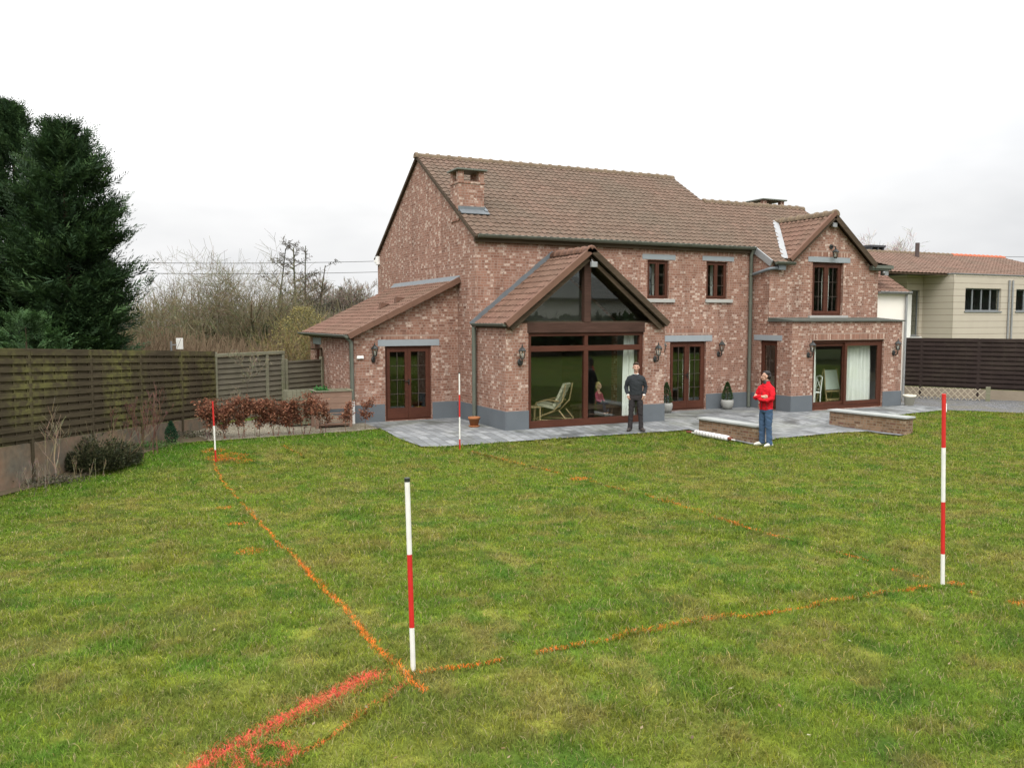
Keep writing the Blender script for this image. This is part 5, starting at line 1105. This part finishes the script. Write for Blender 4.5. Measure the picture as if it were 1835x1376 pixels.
# thicket and far wood: nobody could count these stems
def thicket(name,label,pts,n,hmin,hmax,rg,c1,c2,minr,fan=.25,kids=2):
    S_=[];C_=[]
    for i in range(n):
        (x0,y0),(x1,y1),w=pts[rg.randrange(len(pts))]; f=rg.random(); x=x0+(x1-x0)*f+rg.gauss(0,w); y=y0+(y1-y0)*f+rg.gauss(0,w); h=rg.uniform(hmin,hmax)*(.75+.5*vnoise(np.array([x*.6]),np.array([y*.6]),5)[0]); d=Vector((rg.gauss(0,fan),rg.gauss(0,fan),1)).normalized(); p=Vector((x,y,-.4)); c=tuple(np.array(c1)*(1-(k_:=rg.random()))+np.array(c2)*k_)
        q=p+d*h*.5; e=q+(d+Vector((rg.gauss(0,.2),rg.gauss(0,.2),.1))).normalized()*h*.55; S_+=[(tuple(p),tuple(q),minr*1.5,minr*1.2),(tuple(q),tuple(e),minr*1.2,minr*.6)]; C_+=[c,c]
        for k in range(kids):
            s=p.lerp(q,rg.uniform(.3,1)) ; e=s+(d+Vector((rg.gauss(0,.55),rg.gauss(0,.55),.15))).normalized()*h*rg.uniform(.25,.5); S_.append((tuple(s),tuple(e),minr,minr*.5)); C_.append(c)
    V,F,C=tubes_np(S_,C_); o=npmesh(name,V,F,m_bark,C); return tag(o,label,'undergrowth',kind='stuff')
W2=lambda a,b,D1,D2: (dirw(a,D1),dirw(b,D2))
thicket('thicket','brown thicket of bare shoots behind the mossy fence',[(*W2(190,560,33,34),1.6),(*W2(200,560,37,38),1.6)],3800,1.3,2.5,random.Random(91),(.125,.085,.055),(.18,.135,.085),.011)
thicket('undergrowth','olive bare undergrowth between the willows',[(*W2(215,600,47,48),2.2)],2600,1.8,4.0,random.Random(92),(.10,.095,.05),(.16,.14,.08),.014)
thicket('far_woods','far grey brown bare woodland left of the house',[(*W2(180,690,84,86),5),(*W2(480,690,76,78),4)],3000,3.0,5.6,random.Random(93),(.15,.125,.10),(.22,.185,.15),.026)
x,y=dirw(615,72); conifer(x,y,5.6,[(0,1.2),(.4,1.1),(.8,.5),(1,.05)],random.Random(95),'small dark conifer far off among the bare woodland',500,DG,.8)

# ---- planting along the mossy fence
bare_tree('bare_shrub','small pale bare shrub with forked stem against the mossy fence','shrub',-9.85,-3.95,1.55,1,random.Random(101),3,.1,.018,(3,4),.62,.30,.75,(.24,.19,.12),(.20,.155,.10),None,minr=.003,first=.42)
t=thing('evergreen_shrub','low dark spreading evergreen shrub below the mossy fence','shrub',(-9.18,-2.98,g(-9.18,-2.98)))
rg=random.Random(102)
def shb(r):
    a=r.uniform(0,2*pi); q=r.random()**.4; e=r.random()**.9; rx,ry=.66*q*(1+.16*sin(a*4+1)),.50*q*(1+.2*sin(a*3)); hz=.60*(1-.55*q*q)*(.80+.22*sin(a*3+.6)+.16*sin(a*7+q*5)); return (rx*cos(a)*(.9+.15*sin(a*5)),ry*sin(a),.04+hz*e),(cos(a),sin(a),.8)
V,F,C=leafcloud(13000,shb,.058,rg,[(.026,.032,.015),(.036,.044,.018),(.05,.056,.024),(.065,.062,.03)],2.2); npmesh('foliage',V,F,m_leaf,C,t)
s_=[];c_=[]
for k in range(38): a=rg.uniform(0,6.28); grow(rg,(rg.gauss(0,.25),rg.gauss(0,.18),0),(cos(a)*.8,sin(a)*.6,.8),.75,.006,1,s_,c_,(2,3),.5,.2,.45,(.10,.08,.05),(.15,.12,.07),3,None,.12,.003)
V,F,C=tubes_np(s_,c_); npmesh('stems',V,F,m_bark,C,t)
bare_tree('broom_shrub','upright reddish bare shrub with a tuft of twigs beside the dark evergreen','shrub',-8.50,-1.75,1.50,15,random.Random(103),3,.16,.011,(3,4),.45,.6,.42,(.13,.10,.06),(.115,.062,.048),None,minr=.0048,first=.62)
x,y=-7.72,-.42
t=thing('dwarf_conifer','tiny dark green upright conifer by the concrete fence plates','conifer',(x,y,g(x,y))); rg=random.Random(104)
def shd(r):
    h=r.random()**.8; a=r.uniform(0,2*pi); R=.15*min(1,.55+h*2)*(1-h**2.2)*r.uniform(.5,1.05); return (R*cos(a),R*sin(a),h*.48),(cos(a)*.4,sin(a)*.4,1)
V,F,C=leafcloud(1500,shd,.05,rg,[(.022,.06,.028),(.03,.08,.034),(.018,.045,.026)],3.); npmesh('foliage',V,F,m_needle,C,t); m=MB(); m.tube([(0,0,-.02),(0,0,.3)],[.015,.005],6); m.build('stem',MT['fascia'],t)
bare_tree('dead_stems','grey dry plant stems at the left edge of the lawn','shrub',-10.42,-4.85,.62,14,random.Random(105),2,.35,.006,(2,3),.45,.4,.55,(.15,.125,.095),(.17,.14,.105),None,minr=.0028,first=.6)
bare_tree('dry_stems','short dry tuft beside the forked bare shrub','shrub',-9.5,-3.75,.42,12,random.Random(106),1,.25,.005,(2,3),.4,.5,.5,(.17,.14,.08),(.20,.165,.095),None,minr=.0028,first=.8)
bare_tree('young_fruit_tree','slender bare fruit tree in front of the grey garden fence','tree',-5.75,2.45,2.05,1,random.Random(107),3,.05,.022,(7,9),.75,.30,.42,(.10,.085,.06),(.17,.15,.10),None,minr=.004,first=1.)
# creeping grey plants at the fence foot
rg=random.Random(110)
for i,(x,y,lab) in enumerate(((-7.15,.35,'dark low creeping plant by the hedge end'),(-9.9,-4.1,'straggly low plant under the bare shrub'),(-8.15,-1.05,'low green clump next to the dwarf conifer'))):
    V,F,C=leafcloud(700,lambda r:((r.gauss(0,.26),r.gauss(0,.2),.02+abs(r.gauss(0,.05))),(r.gauss(0,1),r.gauss(0,1),.8)),.05,rg,[(.06,.055,.04),(.07,.075,.035),(.10,.085,.06)] if i<2 else [(.05,.10,.025),(.07,.13,.03)],2.4); t=thing('ground_plant',lab,'plant',(x,y,g(x,y)+.01)); npmesh('foliage',V,F,m_leaf,C,t)
# ---- young beech hedge holding its brown leaves
HL=[('bushy brown beech plant at the far left end of the hedge',-6.90,-.18,.95,420),('brown beech plant behind the left ranging pole',-6.55,-.28,.85,460),('tall leaning brown beech plant left of the bare fruit tree',-6.15,-.30,1.10,520),('thick brown beech plant below the bare fruit tree',-5.78,-.30,1.05,560),('dense brown beech plant in the middle of the hedge',-5.38,-.30,.95,520),('bushy brown beech plant before the gate posts',-4.98,-.26,1.0,600),('brown beech plant just right of the gate posts',-4.66,-.24,.92,480),('thin brown beech plant left of the raised planter',-4.22,-.22,.92,330),('narrow brown beech plant in front of the raised planter',-3.68,-.18,.92,150),('small sparse brown beech plant at the lean-to corner',-3.02,.02,.80,170)]
for i,(lab,x,y,h,nl) in enumerate(HL):
    h*=.74
    rg=random.Random(120+i); t=thing('beech_plant',lab,'hedge plant',(x,y,g(x,y)),0,'young beech plants in a row'); s_=[];c_=[];tp=[]
    for k in range(3 if nl>200 else 1):
        grow(rg,(rg.gauss(0,.05),rg.gauss(0,.04),0),(rg.gauss(0,.16),rg.gauss(0,.12),1),h*rg.uniform(.85,1.05),.010,2,s_,c_,(5,7),.6,.3,.42,(.11,.085,.07),(.12,.075,.055),4,tp,.09,.003)
    V,F,C=tubes_np(s_,c_); npmesh('stems',V,F,m_bark,C,t)
    def shh(r):
        p0,p1,_a,_b=r.choice(s_); f=r.random(); z=p0[2]+(p1[2]-p0[2])*f
        if z<.22 and r.random()<.8: return shh(r)
        return (p0[0]+(p1[0]-p0[0])*f+r.gauss(0,.05),p0[1]+(p1[1]-p0[1])*f+r.gauss(0,.05),z+r.gauss(0,.02)),(r.gauss(0,1),r.gauss(0,1),r.gauss(-.2,.7))
    V,F,C=leafcloud(int(nl*3.4),shh,.055,rg,[(.15,.055,.032),(.19,.075,.042),(.12,.048,.030),(.25,.12,.07)],1.7); npmesh('foliage',V,F,m_dryleaf,C,t)

# ---- behind the viewer: house mirrored in the glass; hedges added to darken reflections
t=thing('house','pale house behind the lawn whose reflection shows in the bay glass','house',(21,-38,.8))
m=MB(); m.box(-8,-5,-1,8,0,3.6); m.build('wall',MT['offwhite'],t)
m=MB(); m.prism([(-8.4,.5,3.5),(8.4,.5,3.5),(8.4,-2.5,5.2),(-8.4,-2.5,5.2)],(0,0,.12)); m.prism([(-8.4,-5.5,3.5),(8.4,-5.5,3.5),(8.4,-2.5,5.2),(-8.4,-2.5,5.2)],(0,0,.12)); m.build('roof',plain('dark_roof',(.20,.195,.19),.9),t)
for x in (-5.5,-1.8,1.8,5.5): m=MB(); m.box(x-.6,.002,1.,x+.6,.05,2.3); m.build('window',plain('dark_window',(.03,.035,.04),.2,.5),t)
rg=random.Random(300)
def hedge(x0,x1,y,h,n,label):
    t=thing('hedge',label,'hedge',(x0,y,g(0,y))); V,F,C=leafcloud(n,lambda r:((r.uniform(0,x1-x0),r.uniform(-.9,.9),h*r.random()**.8),(r.gauss(0,1),1,r.gauss(0,1))),.6,rg,[(.03,.055,.025),(.04,.07,.03)],1.6); npmesh('foliage',V,F,m_leaf,C,t)
    m=MB(); m.box(.2,-.5,-.5,x1-x0-.2,.5,h*.9); m.build('core',MT['fascia'],t)
hedge(6,40,-33,2.2,5000,'low hedge added unseen behind the lawn to darken house window reflections')
hedge(31,118,-36,8.,12000,'tall dark hedge added unseen behind the lawn to darken wing window reflections')
# ================================================================ people
from mathutils import noise as mnoise
def skin_mesh(name, parts, mat, parent, voxel=.008, smooth=4, folds=0.):
    """closed lofts and ellipsoids fused into one continuous surface"""
    m=MB()
    for p in parts:
        if p[0]=='e': m.ell(p[1],p[2],16,10)
        else:
            _,pts,rad=p; pts=[Vector(q) for q in pts]; k=len(pts); n=14; V=[]
            fixed=(p[0]=='t'); a=None
            for i,q in enumerate(pts):
                tg=(pts[min(i+1,k-1)]-pts[max(i-1,0)]).normalized(); rx,ry=rad[i] if hasattr(rad[i],'__len__') else (rad[i],rad[i])
                if fixed: ax,by=Vector((1,0,0)),Vector((0,1,0))
                else:
                    a=tg.orthogonal() if a is None else a-tg*a.dot(tg)
                    a.normalize(); ax,by=a,tg.cross(a)
                for j in range(n): V.append(q+ax*(rx*cos(2*pi*j/n))+by*(ry*sin(2*pi*j/n)))
            F=[(i*n+j,i*n+(j+1)%n,(i+1)*n+(j+1)%n,(i+1)*n+j) for i in range(k-1) for j in range(n)]+[tuple(range(n))[::-1],tuple(range((k-1)*n,k*n))]
            m.idx(V,F)
    o=m.build(name,mat,None); bm=bmesh.new(); bm.from_mesh(o.data); bmesh.ops.recalc_face_normals(bm,faces=bm.faces); bm.to_mesh(o.data); bm.free()
    r=o.modifiers.new('r','REMESH'); r.mode='VOXEL'; r.voxel_size=voxel; r.use_smooth_shade=True
    s=o.modifiers.new('s','SMOOTH'); s.iterations=smooth; s.factor=.5
    dg=bpy.context.evaluated_depsgraph_get(); me=bpy.data.meshes.new_from_object(o.evaluated_get(dg)); old=o.data; o.modifiers.clear(); o.data=me; bpy.data.meshes.remove(old)
    me.materials.clear(); me.materials.append(mat)
    if folds:      # creases in the cloth: stretched noise pushed along the normals
        ns=[v.normal.copy() for v in me.vertices]
        for v,nn in zip(me.vertices,ns):
            c=v.co; f=mnoise.noise(Vector((c.x*9+c.z*7,c.y*9,c.z*17+c.x*6)))+.6*mnoise.noise(Vector((c.x*22,c.y*22+c.z*12,c.z*30)))
            v.co=c+nn*(f*folds)
        me.update()
    for p in me.polygons: p.use_smooth=True
    o.parent=parent; return o
SK=plain('skin',(.46,.27,.195),.55,.35,.06,20)
def head_parts(c, s=1., yaw=0.):
    """head facing -y about its centre c"""
    R=Matrix.Rotation(yaw,3,'Z'); c=Vector(c); q=lambda x,y,z: tuple(c+R@Vector((x*s,y*s,z*s)))
    P=[('e',q(0,.012,.035),(.076*s,.092*s,.088*s)),('e',q(0,-.020,-.045),(.058*s,.064*s,.062*s)),('e',q(0,-.062,-.082),(.030*s,.022*s,.022*s)),
       ('l',[q(0,-.078,.018),q(0,-.098,-.012),q(0,-.108,-.030),q(0,-.085,-.036)],[.010*s,.012*s,.016*s,.010*s]),('e',q(0,-.082,-.060),(.024*s,.012*s,.011*s)),
       ('e',q(-.034,-.074,.030),(.022*s,.014*s,.010*s)),('e',q(.034,-.074,.030),(.022*s,.014*s,.010*s)),('e',q(-.04,-.062,-.022),(.024*s,.022*s,.022*s)),('e',q(.04,-.062,-.022),(.024*s,.022*s,.022*s))]
    for sx in (-1,1): P.append(('e',q(sx*.079,.012,-.008),(.014*s,.022*s,.033*s)))
    return P,q
def hand(base, d, up, sgn, curl=.5, s=1.):
    """palm and five fingers from the wrist `base` along d; up = back of the hand"""
    d=Vector(d).normalized(); up=Vector(up); sd=d.cross(up).normalized()*sgn; up=sd.cross(d).normalized()*sgn; b=Vector(base); P=[]
    P.append(('l',[b,b+d*.035*s,b+d*.085*s],[(.026,.022),(.038*s,.018*s),(.040*s,.016*s)])); 
    for i,(o,l) in enumerate(((-.030,.070),(-.010,.080),(.010,.075),(.029,.058))):
        p=b+d*.082*s+sd*o*s; q=p+(d-up*curl*.5)*l*.5*s; r=q+(d*.55-up*curl)*l*.5*s; P.append(('l',[p-d*.02,p,q,r],[.0095,.0095,.0088,.0075]))
    p=b+d*.03*s-sd*.034*s; P.append(('l',[p+sd*.012,p-sd*.016+d*.025*s,p-sd*.016+d*.058*s-up*.012],[.0125,.0115,.0085])); return P
def eyes(q,s,parent):
    for sx in (-1,1): m=MB(); m.ell(q(sx*.033,-.080,.010),(.010*s,.007*s,.006*s),8,6); m.build('eye',MT['black'],parent)
    m=MB(); m.ell(q(0,-.094,-.062),(.021*s,.004*s,.004*s),10,6); m.build('mouth',plain('lips',(.28,.10,.08),.5),parent)
def shoe(x,y,rot,mat,parent,L=.27):
    d=Vector((sin(rot),-cos(rot),0)); b=Vector((x,y,0)); P=[('l',[b-d*.075+Vector((0,0,.05)),b+Vector((0,0,.055)),b+d*.09+Vector((0,0,.045)),b+d*.155+Vector((0,0,.035)),b+d*.19+Vector((0,0,.03))],[(.036,.040),(.045,.050),(.05,.042),(.045,.032),(.025,.02)]),('e',b+Vector((0,0,.075)),(.045,.052,.045))]
    return skin_mesh('shoe',P,mat,parent,.008,2)
# ---- man in the grey sweater, hands in his pockets
px_,py_=3.19,-2.93
t=thing('person','man in dark grey sweater and charcoal trousers standing with hands in pockets before the bay','person',(px_,py_,g(px_,py_)+.014),math.atan2(-18,-12.1)+pi/2+.05)
K=1.0
HP,q=head_parts((0,-.012,1.635)); arms=[]
body=list(HP)+[('t',[(0,.012,1.43),(0,.005,1.50),(0,-.005,1.57)],[(.062,.062),(.056,.058),(.055,.06)])]
body+=[('t',[(0,0,.88),(0,0,1.05),(0,0,1.25),(0,0,1.38),(0,.005,1.45)],[(.14,.09),(.125,.085),(.15,.095),(.16,.09),(.06,.055)])]
for sx in (-1,1):
    body+=[('l',[(sx*.10,0,1.38),(sx*.175,.01,1.33),(sx*.245,.045,1.12),(sx*.205,-.07,.93)],[.045,.042,.036,.028]),('l',[(sx*.09,0,.92),(sx*.12,-.01,.5),(sx*.14,.01,.08)],[.075,.052,.038])]
    body+=hand((sx*.205,-.07,.935),(-sx*.30,.05,-.92),(sx*.8,-.6,0),sx,.35)
bo=skin_mesh('body',body,SK,t,.0062,2); eyes(q,1,bo)
GS=plain('grey_knit',(.030,.033,.036),.95,.1,.12,30,bump=.2); CT=plain('charcoal_trousers',(.034,.030,.031),.9,.1,.12,20)
sw=[('t',[(0,.0,.93),(0,0,.98),(0,-.005,1.08),(0,-.005,1.22),(0,0,1.33),(0,.003,1.385),(0,.005,1.425),(0,.01,1.462)],[(.160,.118),(.168,.122),(.165,.122),(.182,.13),(.195,.122),(.178,.108),(.135,.09),(.078,.074)])]
for sx in (-1,1): sw.append(('l',[(sx*.12,.005,1.375),(sx*.178,.01,1.345),(sx*.215,.025,1.25),(sx*.246,.048,1.13),(sx*.232,.0,1.03),(sx*.208,-.065,.955)],[.066,.066,.060,.054,.049,.040]))
skin_mesh('sweater',sw,GS,bo,.009,5,.009)
tr=[('t',[(0,0,.80),(0,0,.88),(0,0,.97)],[(.155,.11),(.17,.118),(.16,.11)])]
for sx in (-1,1): tr.append(('l',[(sx*.085,0,.88),(sx*.10,-.005,.70),(sx*.118,-.012,.50),(sx*.13,.0,.28),(sx*.14,.01,.06)],[.092,.086,.066,.060,.062]))
skin_mesh('trousers',tr,CT,bo,.009,4,.010)
skin_mesh('shirt_collar',[('t',[(0,.012,1.44),(0,.012,1.468),(0,.012,1.488)],[(.074,.068),(.066,.063),(.061,.060)])],MT['white'],bo,.007,1)
for sx in (-1,1): m=MB(); m.tube([(sx*.207,-.068,.955),(sx*.203,-.071,.925)],[.034,.034],10); m.build('shirt_cuff',MT['white'],bo)
HR=plain('brown_hair',(.055,.036,.024),.7,.2,.25,30); 
skin_mesh('hair',[('e',q(0,.020,.072),(.080,.094,.066)),('e',q(0,.055,.01),(.077,.058,.07)),('e',q(0,-.040,.104),(.058,.045,.026))],HR,bo,.008,2)
SH=plain('dark_shoe',(.045,.036,.032),.5,.4,.1)
shoe(-.145,.01,-.35,SH,bo); shoe(.145,.01,.45,SH,bo)
# ---- man in the red jacket, arms crossed, looking to the left
px_,py_=4.90,-5.80
t=thing('person','man in red fleece jacket and blue jeans standing with crossed arms on the lawn','person',(px_,py_,g(px_,py_)-.004),math.atan2(-15.2,-13.8)+pi/2-.80)
HY=-.70
HP,q=head_parts((-.012,-.02,1.640),1.0,HY); body=list(HP)+[('t',[(0,.012,1.43),(-.004,.004,1.50),(-.010,-.005,1.58)],[(.064,.064),(.058,.06),(.055,.06)]),('t',[(0,0,.88),(0,0,1.05),(0,0,1.25),(0,0,1.38),(0,.005,1.45)],[(.14,.09),(.13,.09),(.15,.095),(.16,.09),(.06,.055)])]
for sx in (-1,1):
    body+=[('l',[(sx*.10,0,1.38),(sx*.18,.0,1.33),(sx*.235,-.06,1.14)],[.045,.042,.038]),('l',[(sx*.09,0,.92),(sx*.11,-.005,.5),(sx*.12,.01,.08)],[.075,.052,.038])]
body+=[('l',[(-.255,-.06,1.14),(-.11,-.18,1.16),(.09,-.215,1.185)],[.04,.034,.027]),('l',[(.255,-.06,1.14),(.10,-.19,1.12),(-.10,-.20,1.17)],[.04,.034,.027])]
body+=hand((.085,-.216,1.185),(.93,.10,.12),(.15,-1,.1),-1,.5)+hand((-.10,-.20,1.17),(-.90,.20,.32),(-.2,-1,.1),1,.5)
bo=skin_mesh('body',body,SK,t,.0062,2); eyes(q,1,bo)
RJ=plain('red_fleece',(.50,.012,.020),.9,.12,.12,18,bump=.12); JN=plain('blue_jeans',(.050,.085,.145),.9,.12,.22,9,bump=.15)
jk=[('t',[(0,.0,.86),(0,0,.92),(0,0,1.02),(0,-.01,1.14),(0,-.005,1.28),(0,0,1.35),(0,.003,1.405),(0,.005,1.445),(0,.008,1.50),(-.004,.006,1.535)],[(.172,.128),(.178,.134),(.178,.134),(.186,.138),(.196,.132),(.192,.118),(.165,.105),(.122,.095),(.080,.080),(.076,.076)])]
jk+=[('l',[(-.12,.0,1.375),(-.185,-.005,1.345),(-.225,-.03,1.25),(-.248,-.065,1.15),(-.20,-.145,1.135),(-.06,-.215,1.165),(.07,-.225,1.185)],[.072,.072,.064,.060,.056,.050,.044]),
     ('l',[(.12,.0,1.375),(.185,-.005,1.345),(.225,-.03,1.25),(.248,-.065,1.14),(.19,-.16,1.105),(.05,-.225,1.115),(-.075,-.205,1.165)],[.072,.072,.064,.060,.056,.050,.044])]
skin_mesh('jacket',jk,RJ,bo,.009,4,.011)
tr=[('t',[(0,0,.80),(0,0,.88),(0,0,.95)],[(.155,.11),(.165,.118),(.155,.11)])]
for sx in (-1,1): tr.append(('l',[(sx*.082,0,.88),(sx*.095,-.005,.70),(sx*.105,-.012,.50),(sx*.112,.0,.28),(sx*.118,.008,.05)],[.096,.090,.074,.068,.070]))
skin_mesh('jeans',tr,JN,bo,.009,4,.010)
skin_mesh('dark_collar',[('t',[(0,-.01,1.47),(-.004,-.006,1.53),(-.006,-.004,1.55)],[(.07,.082),(.070,.076),(.066,.07)])],MT['black'],bo,.008,1)
m=MB(); m.beam((-.0,-.142,1.30),(0,-.140,.9),.012,.006,(0,-1,0)); m.build('zip',MT['black'],bo)
m=MB(); m.beam((.125,-.118,1.02),(.15,-.112,.90),.010,.006,(0,-1,0)); m.build('pocket_seam',MT['black'],bo)
BH=plain('black_hair',(.014,.012,.011),.6,.3,.25,30)
skin_mesh('hair',[('e',q(0,.030,.066),(.081,.088,.072)),('e',q(0,.060,.0),(.080,.060,.072)),('e',q(0,-.022,.100),(.058,.052,.026))],BH,bo,.008,2)
WS=plain('white_shoe',(.62,.60,.52),.6,.3,.08)
shoe(-.13,.0,-.30,WS,bo); shoe(.125,.02,.10,WS,bo)
# ---- child seated on the bench inside the bay
t=thing('person','small blond child in a pink top sitting inside the right bay pane','person',(3.30,-.92,.46),.5)
HP,q=head_parts((0,-.01,.50),.82); body=list(HP)+[('t',[(0,0,.0),(0,0,.15),(0,0,.30),(0,.0,.36),(0,0,.44)],[(.11,.08),(.10,.075),(.115,.075),(.045,.045),(.04,.042)])]
for sx in (-1,1):
    body+=[('l',[(sx*.08,0,.31),(sx*.14,-.01,.26),(sx*.16,-.05,.12),(sx*.08,-.15,.06)],[.035,.032,.028,.02]),('l',[(sx*.06,0,.02),(sx*.08,-.22,.03),(sx*.08,-.25,-.26)],[.055,.045,.032])]
    body+=hand((sx*.085,-.145,.062),(-sx*.4,-.6,-.2),(0,0,1),sx,.4,.7)
bo=skin_mesh('body',body,SK,t,.0065,2); eyes(q,.82,bo)
tp=[('t',[(0,0,-.01),(0,0,.12),(0,0,.26),(0,.0,.33),(0,0,.36)],[(.125,.095),(.118,.09),(.13,.09),(.08,.06),(.05,.05)])]+[('l',[(sx*.08,0,.31),(sx*.145,-.01,.26),(sx*.165,-.05,.12),(sx*.10,-.13,.07)],[.046,.044,.038,.03]) for sx in (-1,1)]
skin_mesh('top',tp,plain('pink_top',(.26,.04,.08),.9,.1,.1),bo,.009,3)
skin_mesh('trousers',[('l',[(sx*.06,.01,.02),(sx*.08,-.22,.03),(sx*.08,-.255,-.22)],[.07,.058,.045]) for sx in (-1,1)],plain('dark_trousers',(.03,.03,.04),.9),bo,.009,3)
skin_mesh('hair',[('e',q(0,.025,.055),(.070,.080,.070)),('e',q(0,.055,-.02),(.068,.045,.085))],plain('blond_hair',(.42,.30,.14),.7,.2,.2,30),bo,.008,2)
for sx in (-1,1): m=MB(); m.ell((sx*.08,-.29,-.29),(.035,.07,.03)); m.build('shoe',MT['black'],bo)
